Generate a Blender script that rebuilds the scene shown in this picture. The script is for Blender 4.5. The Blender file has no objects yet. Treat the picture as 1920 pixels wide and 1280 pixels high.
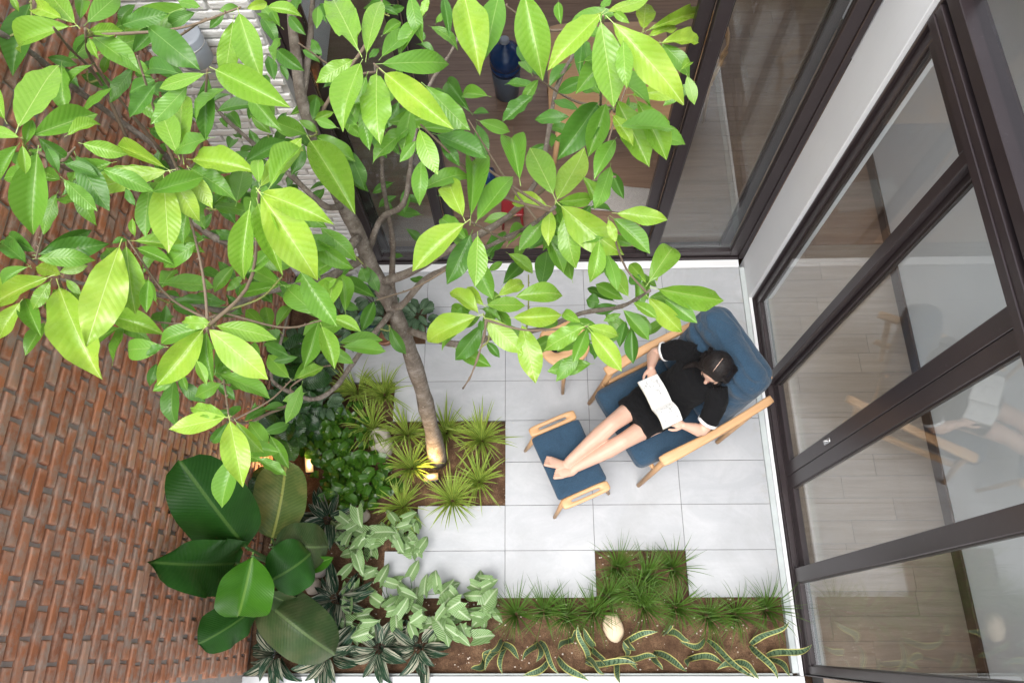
import bpy, bmesh, math, random
from math import sin, cos, pi, radians, sqrt
from mathutils import Vector, Matrix, Euler, noise

random.seed(11)
SC = bpy.context.scene
COL = SC.collection

# ------------------------------------------------------------------ camera, sky, sun, exposure
cam_data = bpy.data.cameras.new('camera')
cam_data.sensor_fit = 'HORIZONTAL'
cam_data.sensor_width = 36.0
cam_data.lens = 36.0 * 1383.6 / 1920.0
cam_data.clip_start = 0.05
cam_data.clip_end = 500.0
cam = bpy.data.objects.new('camera', cam_data)
COL.objects.link(cam)
cam.rotation_mode = 'XYZ'
cam.rotation_euler = (0.386735, 0.028417, -0.001521)
cam.location = (0.190977, -0.868345, 5.099914)
SC.camera = cam

SUN_EL, SUN_ROT = radians(72), radians(200)
world = bpy.data.worlds.new('World')
SC.world = world
world.use_nodes = True
nt = world.node_tree
nt.nodes.clear()
wo = nt.nodes.new('ShaderNodeOutputWorld')
bg = nt.nodes.new('ShaderNodeBackground')
sky = nt.nodes.new('ShaderNodeTexSky')
sky.sky_type = 'NISHITA'
sky.sun_disc = False
sky.sun_elevation = SUN_EL
sky.sun_rotation = SUN_ROT
sky.air_density = 1.0
sky.dust_density = 4.0
hs = nt.nodes.new('ShaderNodeHueSaturation')      # overcast: the same sky, nearly grey
hs.inputs['Saturation'].default_value = 0.30
nt.links.new(sky.outputs[0], hs.inputs['Color'])
nt.links.new(hs.outputs[0], bg.inputs['Color'])
bg.inputs['Strength'].default_value = 0.15
nt.links.new(bg.outputs[0], wo.inputs['Surface'])

sun_d = bpy.data.lights.new('sun', 'SUN')
sun_d.energy = 0.95
sun_d.angle = radians(42)
sun_d.color = (1.0, 0.97, 0.93)
sun = bpy.data.objects.new('sun', sun_d)
COL.objects.link(sun)
sd = Vector((sin(SUN_ROT) * cos(SUN_EL), cos(SUN_ROT) * cos(SUN_EL), sin(SUN_EL)))
sun.rotation_euler = (-sd).to_track_quat('-Z', 'Y').to_euler()
sun.location = (0, 0, 8)

vs = SC.view_settings
vs.view_transform = 'Standard'
vs.look = 'None'
vs.gamma = 1.0
vs.exposure = 1.25
vs.use_curve_mapping = False
SC.cycles.max_bounces = 10
SC.cycles.transparent_max_bounces = 16
SC.cycles.use_denoising = True
SC.cycles.caustics_reflective = False
SC.cycles.caustics_refractive = False
SC.cycles.sample_clamp_indirect = 8

# ------------------------------------------------------------------ helpers
def V(*a): return Vector(a)

class N:
    """tiny node-tree writer"""
    def __init__(s, name):
        s.m = bpy.data.materials.new(name); s.m.use_nodes = True
        s.t = s.m.node_tree; s.t.nodes.clear()
        s.out = s.t.nodes.new('ShaderNodeOutputMaterial')
    def n(s, ty, **kw):
        k = s.t.nodes.new(ty)
        for a, b in kw.items():
            if a.startswith('i_'):
                key = a[2:].replace('_', ' ')
                k.inputs[key if key in k.inputs else key.title()].default_value = b
            else: setattr(k, a, b)
        return k
    def l(s, a, b): s.t.links.new(a, b)
    def val(s, x, sock):
        if hasattr(x, 'is_linked'): s.l(x, sock)
        else: sock.default_value = x
    def math(s, op, a, b=0.0, c=None, clamp=False):
        k = s.n('ShaderNodeMath', operation=op, use_clamp=clamp)
        s.val(a, k.inputs[0]); s.val(b, k.inputs[1])
        if c is not None: s.val(c, k.inputs[2])
        return k.outputs[0]
    def mix(s, f, a, b, mode='MIX'):
        k = s.n('ShaderNodeMixRGB', blend_type=mode)
        s.val(f, k.inputs[0])
        for x, i in ((a, 1), (b, 2)):
            if hasattr(x, 'is_linked'): s.l(x, k.inputs[i])
            else: k.inputs[i].default_value = (*x[:3], 1)
        return k.outputs[0]
    def noise(s, scale, detail=4, rough=.6, vec=None, dist=0):
        k = s.n('ShaderNodeTexNoise'); k.inputs['Scale'].default_value = scale
        k.inputs['Detail'].default_value = detail; k.inputs['Roughness'].default_value = rough
        k.inputs['Distortion'].default_value = dist
        if vec is not None: s.l(vec, k.inputs['Vector'])
        return k.outputs['Fac']
    def ramp(s, f, stops):
        k = s.n('ShaderNodeValToRGB'); e = k.color_ramp.elements
        while len(e) < len(stops): e.new(.5)
        for q, (p, c) in zip(e, stops):
            q.position = p; q.color = (*c, 1) if len(c) == 3 else c
        s.l(f, k.inputs[0]); return k.outputs[0]
    def coord(s, which='Object'): return s.n('ShaderNodeTexCoord').outputs[which]
    def mapping(s, vec, scale=(1, 1, 1), loc=None, rot=(0, 0, 0)):
        k = s.n('ShaderNodeMapping'); s.l(vec, k.inputs[0]); k.inputs['Scale'].default_value = scale
        k.inputs['Rotation'].default_value = rot
        if loc is not None: s.val(loc, k.inputs['Location'])
        return k.outputs[0]
    def rnd(s): return s.n('ShaderNodeObjectInfo').outputs['Random']
    def sep(s, vec):
        k = s.n('ShaderNodeSeparateXYZ'); s.l(vec, k.inputs[0]); return k.outputs
    def bump(s, h, strength=.3, dist=.01, nrm=None):
        k = s.n('ShaderNodeBump'); k.inputs['Strength'].default_value = strength
        k.inputs['Distance'].default_value = dist; s.l(h, k.inputs['Height'])
        if nrm is not None: s.l(nrm, k.inputs['Normal'])
        return k.outputs[0]
    def bsdf(s, color, rough=.6, normal=None, spec=.5, metal=0, sheen=0, coat=0):
        b = s.n('ShaderNodeBsdfPrincipled')
        s.val(color if hasattr(color, 'is_linked') else (*color[:3], 1), b.inputs['Base Color'])
        s.val(rough, b.inputs['Roughness']); b.inputs['Specular IOR Level'].default_value = spec
        b.inputs['Metallic'].default_value = metal
        if sheen: b.inputs['Sheen Weight'].default_value = sheen; b.inputs['Sheen Roughness'].default_value = .6
        if coat: b.inputs['Coat Weight'].default_value = coat; b.inputs['Coat Roughness'].default_value = .12
        if normal is not None: s.l(normal, b.inputs['Normal'])
        return b
    def done(s, b): s.l(b.outputs[0], s.out.inputs[0]); return s.m

def plain(name, c, rough=.6, var=.08, scale=30, bump=.08, **kw):
    s = N(name); co = s.coord()
    f = s.noise(scale, 5, .6, co)
    col = s.mix(f, [x * (1 - var * 2) for x in c], [min(1, x * (1 + var * 2)) for x in c])
    return s.done(s.bsdf(col, rough, s.bump(f, bump, .004), **kw))

class MB:
    def __init__(s): s.v = []; s.f = []; s.uv = []
    def vert(s, p, uv=(0, 0)): s.v.append(tuple(p)); s.uv.append(uv); return len(s.v) - 1
    def grid(s, rows, uvs=None, wrap=False, flip=False):
        n = len(rows); m = len(rows[0]); b = len(s.v)
        for i, r in enumerate(rows):
            for j, q in enumerate(r):
                s.vert(q, uvs[i][j] if uvs else (j / max(1, m - 1), i / max(1, n - 1)))
        for i in range(n - 1):
            for j in range(m if wrap else m - 1):
                k = (j + 1) % m
                q = (b + i * m + j, b + i * m + k, b + (i + 1) * m + k, b + (i + 1) * m + j)
                s.f.append(q[::-1] if flip else q)
        return b
    def tube(s, path, radii, seg=10, side=None, cap=True, wob=0, round_caps=True, seed=0):
        """path of points; radii scalar or (rw, rh); ends closed (hemispherical when round_caps)"""
        P = [Vector(p) for p in path]; Rr = [(r, r) if not hasattr(r, '__len__') else r for r in radii]
        if cap and round_caps:
            d0 = (P[0] - P[1]).normalized(); d1 = (P[-1] - P[-2]).normalized()
            a0 = min(Rr[0]); a1 = min(Rr[-1])
            pre = [(P[0] + d0 * a0 * sin(t), tuple(x * cos(t) for x in Rr[0])) for t in (1.45, 1.05, .55)]
            post = [(P[-1] + d1 * a1 * sin(t), tuple(x * cos(t) for x in Rr[-1])) for t in (.55, 1.05, 1.45)]
            P = [x[0] for x in pre] + P + [x[0] for x in post]
            Rr = [x[1] for x in pre] + Rr + [x[1] for x in post]
        n = len(P); rows = []
        up = Vector(side) if side is not None else None
        prev = None; acc = 0; uvs = []
        for i in range(n):
            t = (P[min(i + 1, n - 1)] - P[max(i - 1, 0)]).normalized()
            if up is not None: x = (up - t * up.dot(t)).normalized()
            elif prev is None:
                a = Vector((0, 0, 1)) if abs(t.z) < .9 else Vector((1, 0, 0)); x = t.cross(a).normalized()
            else: x = (prev - t * prev.dot(t)).normalized()
            prev = x; y = t.cross(x)
            if i: acc += (P[i] - P[i - 1]).length
            row = []
            for j in range(seg):
                a = 2 * pi * j / seg
                w = 1 + (wob * noise.noise(Vector((cos(a) * 1.3, sin(a) * 1.3, acc * 9 + seed))) if wob else 0)
                row.append(P[i] + x * cos(a) * Rr[i][0] * w + y * sin(a) * Rr[i][1] * w)
            rows.append(row); uvs.append([(j / seg, acc) for j in range(seg)])
        b = s.grid(rows, uvs, wrap=True)
        if cap:
            s.f.append(tuple(b + j for j in range(seg))[::-1])
            e = b + (n - 1) * seg; s.f.append(tuple(e + j for j in range(seg)))
    def box(s, x0, x1, y0, y1, z0, z1):
        b = len(s.v)
        for q in ((x0, y0, z0), (x1, y0, z0), (x1, y1, z0), (x0, y1, z0), (x0, y0, z1), (x1, y0, z1), (x1, y1, z1), (x0, y1, z1)):
            s.vert(q, (q[0], q[1]))
        for q in ((0, 3, 2, 1), (4, 5, 6, 7), (0, 1, 5, 4), (1, 2, 6, 5), (2, 3, 7, 6), (3, 0, 4, 7)):
            s.f.append(tuple(b + i for i in q))
    def rbox(s, c, h, r, n=6, fn=None):
        """rounded box: centre c, half sizes h, corner radius r"""
        c = Vector(c); h = Vector(h); r = min(r, *h)
        key = {}
        def pt(a):
            k = tuple(round(x, 5) for x in a)
            if k in key: return key[k]
            p = Vector((a[0] * h.x, a[1] * h.y, a[2] * h.z))
            q = Vector([max(-(h[i] - r), min(h[i] - r, p[i])) for i in range(3)])
            d = p - q
            if d.length > 1e-9: p = q + d.normalized() * r
            if fn: p = Vector(fn(p, a))
            key[k] = s.vert(c + p, (a[0] * .5 + .5, a[1] * .5 + .5)); return key[k]
        L = [-1 + 2 * i / n for i in range(n + 1)]
        # concentrate samples near the edges
        L = [math.copysign(abs(x) ** .7, x) for x in L]
        for ax in range(3):
            for sg in (-1, 1):
                for i in range(n):
                    for j in range(n):
                        q = []
                        for (di, dj) in ((0, 0), (1, 0), (1, 1), (0, 1)):
                            a = [0, 0, 0]; a[ax] = sg; a[(ax + 1) % 3] = L[i + di]; a[(ax + 2) % 3] = L[j + dj]
                            q.append(pt(a))
                        s.f.append(tuple(q if sg > 0 else q[::-1]))
    def lathe(s, prof, seg=20, c=(0, 0, 0)):
        c = Vector(c)
        rows = [[c + Vector((r * cos(2 * pi * j / seg), r * sin(2 * pi * j / seg), zz)) for j in range(seg)] for r, zz in prof]
        b = s.grid(rows, wrap=True)
        s.f.append(tuple(b + j for j in range(seg))[::-1])
        e = b + (len(prof) - 1) * seg; s.f.append(tuple(e + j for j in range(seg)))
    def mesh(s, name, mat=None, smooth=True):
        me = bpy.data.meshes.new(name)
        me.from_pydata(s.v, [], s.f)
        ul = me.uv_layers.new(name='UVMap')
        for lp in me.loops: ul.data[lp.index].uv = s.uv[lp.vertex_index]
        if smooth: me.polygons.foreach_set('use_smooth', [True] * len(me.polygons))
        if mat: me.materials.append(mat)
        me.update(); return me
    def obj(s, name, mat, parent=None, smooth=True): return link(name, s.mesh(name, mat, smooth), parent)

def link(name, me, parent=None, mw=None):
    o = bpy.data.objects.new(name, me); COL.objects.link(o)
    if mw is not None: o.matrix_basis = mw
    if parent is not None: o.parent = parent
    return o

def tag(o, label, cat, group=None):
    o['label'] = label; o['category'] = cat
    if group: o['group'] = group
    return o

def thing(name, label, cat, loc=(0, 0, 0), rotz=0, group=None):
    o = bpy.data.objects.new(name, None); COL.objects.link(o)
    o.empty_display_size = .05
    o.location = loc; o.rotation_euler = (0, 0, rotz)
    return tag(o, label, cat, group)

def stuff(o): o['kind'] = 'stuff'; return o
def structure(o): o['kind'] = 'structure'; return o
def bevel(o, w, seg=2):
    m = o.modifiers.new('bevel', 'BEVEL'); m.width = w; m.segments = seg; m.limit_method = 'ANGLE'; m.angle_limit = radians(40)
    return o
def boxobj(name, b, mat, parent=None, bev=0):
    mb = MB(); mb.box(*b); o = mb.obj(name, mat, parent, smooth=False)
    if bev: bevel(o, bev, 1)
    return o
def curve_pts(pts, n):
    """Catmull-Rom through pts"""
    P = [Vector(p) for p in pts]; P = [P[0] * 2 - P[1]] + P + [P[-1] * 2 - P[-2]]; out = []
    m = len(P) - 3
    for i in range(n + 1):
        t = i / n * m; k = min(int(t), m - 1); t -= k
        a, b, c, d = P[k:k + 4]
        out.append(.5 * ((2 * b) + (c - a) * t + (2 * a - 5 * b + 4 * c - d) * t * t + (3 * b - a - 3 * c + d) * t ** 3))
    return out

# ------------------------------------------------------------------ materials
def m_tile():
    s = N('grey_stone_tile'); co = s.n('ShaderNodeNewGeometry').outputs['Position']
    a = s.noise(3.2, 8, .62, co); b = s.noise(60, 4, .7, co); st = s.ramp(s.noise(2.2, 8, .72, s.mapping(co, (1, 1.6, 1), rot=(0, 0, .7)), 1.2), [(.42, (0, 0, 0)), (.68, (1, 1, 1))])
    c = s.mix(a, (.33, .345, .37), (.47, .482, .50))
    c = s.mix(s.math('MULTIPLY', b, .35), c, (.32, .33, .345))
    c = s.mix(s.math('MULTIPLY', st, .42), c, (.56, .57, .585))
    stn = s.ramp(s.noise(1.7, 6, .7, co, .6), [(.50, (0, 0, 0)), (.70, (.5, .5, .5))]); c = s.mix(stn, c, (.30, .305, .31))
    c = s.mix(.16, c, s.ramp(s.rnd(), [(0, (.27, .28, .30)), (1, (.52, .52, .52))]))
    # rust-brown grime towards the wall foot
    x = s.sep(co); g = s.math('MULTIPLY', s.math('SUBTRACT', x[0], 1.70), 9, clamp=True)
    g2 = s.math('MULTIPLY', s.math('SUBTRACT', x[1], 1.70), 9, clamp=True)
    g = s.math('MULTIPLY', s.math('MAXIMUM', g, g2), s.ramp(s.noise(14, 6, .7, co), [(.52, (0, 0, 0)), (.72, (.6, .6, .6))]))
    c = s.mix(g, c, (.33, .29, .22))
    return s.done(s.bsdf(c, .62, s.bump(b, .12, .003), spec=.35))

def m_soil():
    s = N('garden_soil'); co = s.n('ShaderNodeNewGeometry').outputs['Position']
    a = s.noise(9, 8, .7, co); b = s.noise(120, 5, .8, co)
    c = s.ramp(a, [(.3, (.055, .030, .018)), (.5, (.14, .078, .045)), (.7, (.28, .17, .10))])
    c = s.mix(s.ramp(b, [(.45, (0, 0, 0)), (.62, (.8, .8, .8))]), c, (.065, .036, .022))
    k = s.n('ShaderNodeTexVoronoi'); k.inputs['Scale'].default_value = 90; s.l(co, k.inputs['Vector'])
    dots = s.ramp(k.outputs['Distance'], [(.10, (1, 1, 1)), (.16, (0, 0, 0))])
    dots = s.math('MULTIPLY', dots, s.ramp(s.noise(40, 2, .5, co), [(.60, (0, 0, 0)), (.64, (1, 1, 1))]))
    c = s.mix(dots, c, (.38, .27, .18))
    return s.done(s.bsdf(c, .9, s.bump(b, .9, .012), spec=.2))

def m_brick(name, c0, c1, wear, edge, edge_amt=.5, wear_amt=.6):
    s = N(name); po = s.n('ShaderNodeNewGeometry').outputs['Position']; r = s.rnd(); g = s.coord('UV')
    a = s.noise(26, 6, .7, po); w = s.noise(11, 7, .68, po)
    c = s.mix(a, c0, c1)
    c = s.mix(s.math('MULTIPLY', s.math('FRACT', s.math('MULTIPLY', r, 7.3)), .75), c, s.ramp(r, [(0, [x * .45 for x in c0]), (.3, c1), (.55, [x * .8 for x in c0]), (.8, [min(1, x * 1.2) for x in c1]), (1, (.40, .29, .22))]))
    c = s.mix(s.math('MULTIPLY', s.ramp(w, [(.44, (0, 0, 0)), (.62, (1, 1, 1))]), wear_amt), c, wear)
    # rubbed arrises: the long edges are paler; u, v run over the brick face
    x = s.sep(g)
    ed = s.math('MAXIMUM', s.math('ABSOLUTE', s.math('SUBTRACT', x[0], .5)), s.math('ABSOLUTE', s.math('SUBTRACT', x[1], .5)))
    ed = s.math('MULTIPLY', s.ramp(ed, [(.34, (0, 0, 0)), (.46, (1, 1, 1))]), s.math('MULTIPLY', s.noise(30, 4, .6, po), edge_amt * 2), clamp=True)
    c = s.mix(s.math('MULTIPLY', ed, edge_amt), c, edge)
    grain = s.noise(70, 6, .75, s.mapping(po, (1, .45, 1)))
    return s.done(s.bsdf(c, .62, s.bump(grain, .6, .008), spec=.4))

def m_mortar(name, c):
    s = N(name); po = s.n('ShaderNodeNewGeometry').outputs['Position']
    a = s.noise(14, 7, .7, po)
    col = s.mix(a, [x * .55 for x in c], [min(1, x * 1.35) for x in c])
    return s.done(s.bsdf(col, .85, s.bump(s.noise(90, 5, .7, po), .5, .006), spec=.2))

def m_white():
    s = N('white_wall_paint'); po = s.n('ShaderNodeNewGeometry').outputs['Position']
    a = s.noise(2.5, 6, .6, po); b = s.noise(160, 3, .6, po)
    c = s.mix(a, (.70, .71, .73), (.80, .805, .81))
    st = s.ramp(s.noise(5, 6, .7, s.mapping(po, (6, 6, .6))), [(.6, (0, 0, 0)), (.85, (.22, .22, .22))])
    c = s.mix(st, c, (.50, .48, .44))
    return s.done(s.bsdf(c, .6, s.bump(b, .1, .002), spec=.35))

def m_frame():
    s = N('brown_aluminium'); po = s.n('ShaderNodeNewGeometry').outputs['Position']
    a = s.noise(6, 5, .6, po); d = s.noise(220, 2, .5, po)
    c = s.mix(a, (.033, .024, .026), (.050, .038, .040))
    dust = s.ramp(s.noise(38, 6, .75, po), [(.62, (0, 0, 0)), (.8, (.28, .28, .28))])
    c = s.mix(dust, c, (.25, .24, .24))
    return s.done(s.bsdf(c, s.mix(dust, (.32,) * 3, (.6,) * 3), s.bump(d, .04, .001), spec=.5, metal=.25))

def m_glass():
    s = N('window_glass')
    tr = s.n('ShaderNodeBsdfTransparent'); tr.inputs[0].default_value = (.955, .972, .965, 1)
    gl = s.n('ShaderNodeBsdfGlossy'); gl.inputs['Roughness'].default_value = 0.0
    po = s.n('ShaderNodeNewGeometry').outputs['Position']
    gl.inputs[0].default_value = (.95, .97, 1, 1)
    ge = s.n('ShaderNodeNewGeometry'); dt = s.n('ShaderNodeVectorMath', operation='DOT_PRODUCT')
    s.l(ge.outputs['Normal'], dt.inputs[0]); s.l(ge.outputs['Incoming'], dt.inputs[1])
    c = s.math('SUBTRACT', 1.0, s.math('ABSOLUTE', dt.outputs['Value']), clamp=True)      # Schlick, the same from both faces
    fr = s.math('ADD', .045, s.math('MULTIPLY', s.math('POWER', c, 5.0), .955), clamp=True)
    mx = s.n('ShaderNodeMixShader'); s.l(fr, mx.inputs[0]); s.l(tr.outputs[0], mx.inputs[1]); s.l(gl.outputs[0], mx.inputs[2])
    s.l(s.bump(s.noise(1.1, 2, .5, po), .02, .02), gl.inputs['Normal'])
    s.l(mx.outputs[0], s.out.inputs[0]); return s.m

def m_wood(name, c0, c1, scale=1.0, rough=.45, axis=0, bump=.06):
    s = N(name); co = s.coord(); r = s.rnd()
    sc = [26 * scale] * 3; sc[axis] = 1.6 * scale
    off = s.n('ShaderNodeCombineXYZ'); s.l(s.math('MULTIPLY', r, 37), off.inputs[0]); s.l(s.math('MULTIPLY', r, 13), off.inputs[1])
    mp = s.mapping(co, tuple(sc), off.outputs[0])
    a = s.noise(1.0, 6, .62, mp, .6); b = s.noise(5, 4, .7, mp, .2)
    f = s.math('ADD', s.math('MULTIPLY', a, .7), s.math('MULTIPLY', b, .3))
    c = s.ramp(f, [(.32, c0), (.5, [(x + y) / 2 for x, y in zip(c0, c1)]), (.68, c1)])
    c = s.mix(s.math('MULTIPLY', r, .35), c, [x * .8 for x in c0])
    return s.done(s.bsdf(c, rough, s.bump(f, bump, .003), spec=.4))

def m_fabric(name, c, c2, scale=420, sheen=.3):
    s = N(name); co = s.coord()
    w1 = s.n('ShaderNodeTexWave', wave_type='BANDS', bands_direction='X'); w1.inputs['Scale'].default_value = scale / 6; w1.inputs['Distortion'].default_value = 2
    w2 = s.n('ShaderNodeTexWave', wave_type='BANDS', bands_direction='Y'); w2.inputs['Scale'].default_value = scale / 6; w2.inputs['Distortion'].default_value = 2
    s.l(co, w1.inputs['Vector']); s.l(co, w2.inputs['Vector'])
    wv = s.math('MULTIPLY', w1.outputs['Fac'], w2.outputs['Fac'])
    a = s.noise(9, 6, .65, co); b = s.noise(110, 4, .7, s.mapping(co, (1, 3, 1)))
    c_ = s.mix(a, c, c2)
    c_ = s.mix(s.math('MULTIPLY', s.ramp(b, [(.35, (0, 0, 0)), (.65, (1, 1, 1))]), .6), c_, [x * .45 for x in c])
    wr = s.noise(9, 4, .55, co, .9)
    n1 = s.bump(wr, .55, .03)
    return s.done(s.bsdf(c_, .92, s.bump(s.math('ADD', wv, b), .25, .003, n1), spec=.2, sheen=sheen))

def m_leaf(name, base, light, vein, trans=.35, rough=.36, nv=12, vamt=.24, bump=.20, midw=.014, yellow=None, hue=.12, spec=.4):
    """u across the blade (.5 = midrib), v along it; side veins leave the midrib at an angle"""
    s = N(name); uv = s.coord('UV'); x = s.sep(uv); r = s.rnd()
    du = s.math('ABSOLUTE', s.math('SUBTRACT', x[0], .5))
    po = s.n('ShaderNodeNewGeometry').outputs['Position']
    nz = s.noise(16, 5, .6, po)
    ph = s.math('ADD', s.math('MULTIPLY', s.math('SUBTRACT', x[1], s.math('MULTIPLY', du, .42)), nv), s.math('MULTIPLY', nz, .5))
    tri = s.math('ABSOLUTE', s.math('SUBTRACT', s.math('FRACT', ph), .5))           # 0 on a side vein, .5 between
    side = s.ramp(tri, [(.0, (1, 1, 1)), (.05, (.5, .5, .5)), (.22, (0, 0, 0))])
    mid = s.ramp(du, [(midw * .5, (1, 1, 1)), (midw, (0, 0, 0))])
    c = s.mix(nz, base, light)
    c = s.mix(s.math('MULTIPLY', r, hue * 2), c, [base[0] * .55, base[1] * .72, base[2] * .8])
    if yellow: c = s.mix(s.math('MULTIPLY', s.ramp(s.noise(7, 4, .6, po), [(.45, (0, 0, 0)), (.7, (1, 1, 1))]), .5), c, yellow)
    c = s.mix(s.math('MULTIPLY', side, vamt * .45), c, vein)
    c = s.mix(s.math('MULTIPLY', mid, .9), c, vein)
    # tiny blemishes
    bl = s.ramp(s.noise(34, 3, .5, po), [(.735, (0, 0, 0)), (.76, (1, 1, 1))])
    c = s.mix(s.math('MULTIPLY', bl, .35), c, (.14, .10, .03))
    h = s.math('ADD', s.math('MULTIPLY', tri, 1.2), s.math('MULTIPLY', mid, -.8))
    nrm = s.bump(h, bump, .004)
    b = s.bsdf(c, s.math('ADD', s.math('MULTIPLY', s.noise(22, 3, .6, po), .22), rough - .1), nrm, spec=spec)
    t = s.n('ShaderNodeBsdfTranslucent'); s.l(s.mix(.35, c, (light[0] * 1.15, light[1] * 1.05, light[2] * .5)), t.inputs[0]); s.l(nrm, t.inputs['Normal'])
    mx = s.n('ShaderNodeMixShader'); mx.inputs[0].default_value = trans
    s.l(b.outputs[0], mx.inputs[1]); s.l(t.outputs[0], mx.inputs[2]); s.l(mx.outputs[0], s.out.inputs[0])
    return s.m

def m_pattern(name, pat, trans=.2, rough=.38, spec=.28):
    """variegated leaves: pat(node writer, u, v, |u-.5|) -> colour"""
    s = N(name); x = s.sep(s.coord('UV')); du = s.math('ABSOLUTE', s.math('SUBTRACT', x[0], .5))
    po = s.n('ShaderNodeNewGeometry').outputs['Position']
    c = pat(s, x[0], x[1], du, po)
    c = s.mix(s.math('MULTIPLY', s.rnd(), .3), c, s.mix(.45, c, (.01, .02, .008)))
    b = s.bsdf(c, rough, s.bump(s.noise(60, 3, .6, po), .15, .003), spec=spec)
    t = s.n('ShaderNodeBsdfTranslucent'); s.l(c, t.inputs[0])
    mx = s.n('ShaderNodeMixShader'); mx.inputs[0].default_value = trans
    s.l(b.outputs[0], mx.inputs[1]); s.l(t.outputs[0], mx.inputs[2]); s.l(mx.outputs[0], s.out.inputs[0])
    return s.m

def herring(nv, slope, w0, w1):
    def f(s, u, v, du, po):
        ph = s.math('MULTIPLY', s.math('SUBTRACT', v, s.math('MULTIPLY', du, slope)), nv)
        tri = s.math('ABSOLUTE', s.math('SUBTRACT', s.math('FRACT', s.math('ADD', ph, s.math('MULTIPLY', s.noise(20, 3, .5, po), .5))), .5))
        return s.ramp(tri, [(w0, (1, 1, 1)), (w1, (0, 0, 0))])
    return f
def p_calathea(s, u, v, du, po):
    c = s.mix(s.noise(20, 4, .6, po), (.012, .045, .018), (.03, .085, .03))
    k = herring(9, .9, .08, .2)(s, u, v, du, po)
    k = s.math('MULTIPLY', k, s.ramp(du, [(.38, (.8, .8, .8)), (.46, (0, 0, 0))]))
    return s.mix(k, c, (.30, .42, .26))
def p_syngonium(s, u, v, du, po):
    c = s.mix(s.noise(18, 4, .6, po), (.075, .185, .036), (.16, .29, .075))
    k = herring(8, 1.3, .03, .26)(s, u, v, du, po)
    k = s.math('MAXIMUM', s.math('MULTIPLY', k, .85), s.ramp(du, [(.02, (1, 1, 1)), (.09, (0, 0, 0))]))
    return s.mix(s.math('MULTIPLY', k, .8), c, (.52, .62, .40))
def p_stromanthe(s, u, v, du, po):
    c = s.mix(s.noise(20, 4, .6, po), (.010, .034, .020), (.022, .065, .032))
    st = s.noise(1, 3, .7, s.mapping(s.coord('UV'), (11, .9, 1), s.n('ShaderNodeObjectInfo').outputs['Location']))
    k = s.ramp(st, [(.53, (0, 0, 0)), (.60, (1, 1, 1))])
    c = s.mix(s.math('MULTIPLY', k, .85), c, (.52, .50, .38))
    return s.mix(s.ramp(du, [(.455, (0, 0, 0)), (.48, (.8, .8, .8))]), c, (.50, .42, .34))
def p_sansevieria(s, u, v, du, po):
    ph = s.math('ADD', s.math('MULTIPLY', v, 13), s.math('MULTIPLY', s.noise(28, 3, .6, po), 2.4))
    tri = s.math('ABSOLUTE', s.math('SUBTRACT', s.math('FRACT', ph), .5))
    c = s.mix(s.ramp(tri, [(.08, (1, 1, 1)), (.24, (0, 0, 0))]), (.115, .18, .10), (.025, .055, .03))
    return s.mix(s.ramp(du, [(.355, (0, 0, 0)), (.395, (1, 1, 1))]), c, (.50, .47, .15))
def p_spiky(s, u, v, du, po):
    k = s.ramp(du, [(.16, (0, 0, 0)), (.24, (1, 1, 1))])
    return s.mix(s.math('MULTIPLY', k, .9), s.mix(s.noise(9, 3, .6, po), (.035, .11, .012), (.09, .22, .025)), (.46, .56, .10))
def p_grass(s, u, v, du, po):
    return s.mix(s.noise(14, 4, .6, po), (.040, .105, .014), (.12, .22, .030))
def p_pothos(s, u, v, du, po):
    c = s.mix(s.noise(15, 4, .6, po), (.022, .075, .007), (.060, .155, .014))
    k = s.ramp(s.noise(22, 4, .7, s.mapping(po, (1, 1, 1))), [(.60, (0, 0, 0)), (.66, (1, 1, 1))])
    c = s.mix(s.math('MULTIPLY', k, .5), c, (.26, .36, .04))
    return s.mix(s.ramp(du, [(.008, (.5, .5, .5)), (.02, (0, 0, 0))]), c, (.16, .28, .07))

M = {}
M['tile'] = m_tile()
M['grout'] = m_mortar('tile_grout', (.17, .17, .165))
M['soil'] = m_soil()
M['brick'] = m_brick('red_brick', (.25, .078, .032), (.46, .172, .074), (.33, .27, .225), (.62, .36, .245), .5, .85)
M['mortar'] = m_mortar('grey_mortar', (.36, .32, .29))
M['wbrick'] = m_brick('white_brick', (.66, .655, .64), (.78, .775, .765), (.60, .59, .57), (.8, .8, .79), .3, .35)
M['wmortar'] = m_mortar('pale_mortar', (.50, .495, .48))
M['white'] = m_white()
M['frame'] = m_frame()
M['glass'] = m_glass()
M['plank'] = m_wood('wood_floor_plank', (.165, .100, .066), (.285, .19, .135), 1.0, .42)
M['plank_paled'] = m_wood('reflection_paled_plank', (.235, .18, .14), (.36, .295, .24), 1.0, .42)  # corridor planks paled: reflection in the glass put into their colour
M['oak'] = m_wood('oiled_oak', (.50, .275, .125), (.68, .42, .225), 1.3, .42)
M['oak_y'] = m_wood('oiled_oak_side', (.50, .275, .125), (.68, .42, .225), 1.3, .42, axis=1)
M['oak_z'] = m_wood('oiled_oak_leg', (.46, .25, .115), (.62, .38, .20), 1.3, .45, axis=2)
M['dwood'] = m_wood('dark_skirting', (.055, .032, .022), (.11, .066, .044), 1, .45, axis=1)
M['blue'] = m_fabric('navy_upholstery', (.020, .052, .094), (.040, .086, .140), 420, .15)
M['black'] = m_fabric('black_jersey', (.004, .004, .005), (.008, .008, .009), 700, .02)
M['cuff'] = plain('white_trim', (.78, .77, .76), .8)
M['stone'] = plain('river_stone', (.50, .43, .36), .6, .14, 14, .1)
M['stone_w'] = plain('white_stone', (.66, .68, .72), .55, .08, 10, .05)
M['terra'] = plain('terracotta', (.36, .17, .10), .75, .1, 20)
M['bluep'] = plain('blue_plastic', (.008, .040, .13), .22, .05, 6, .02)
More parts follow.
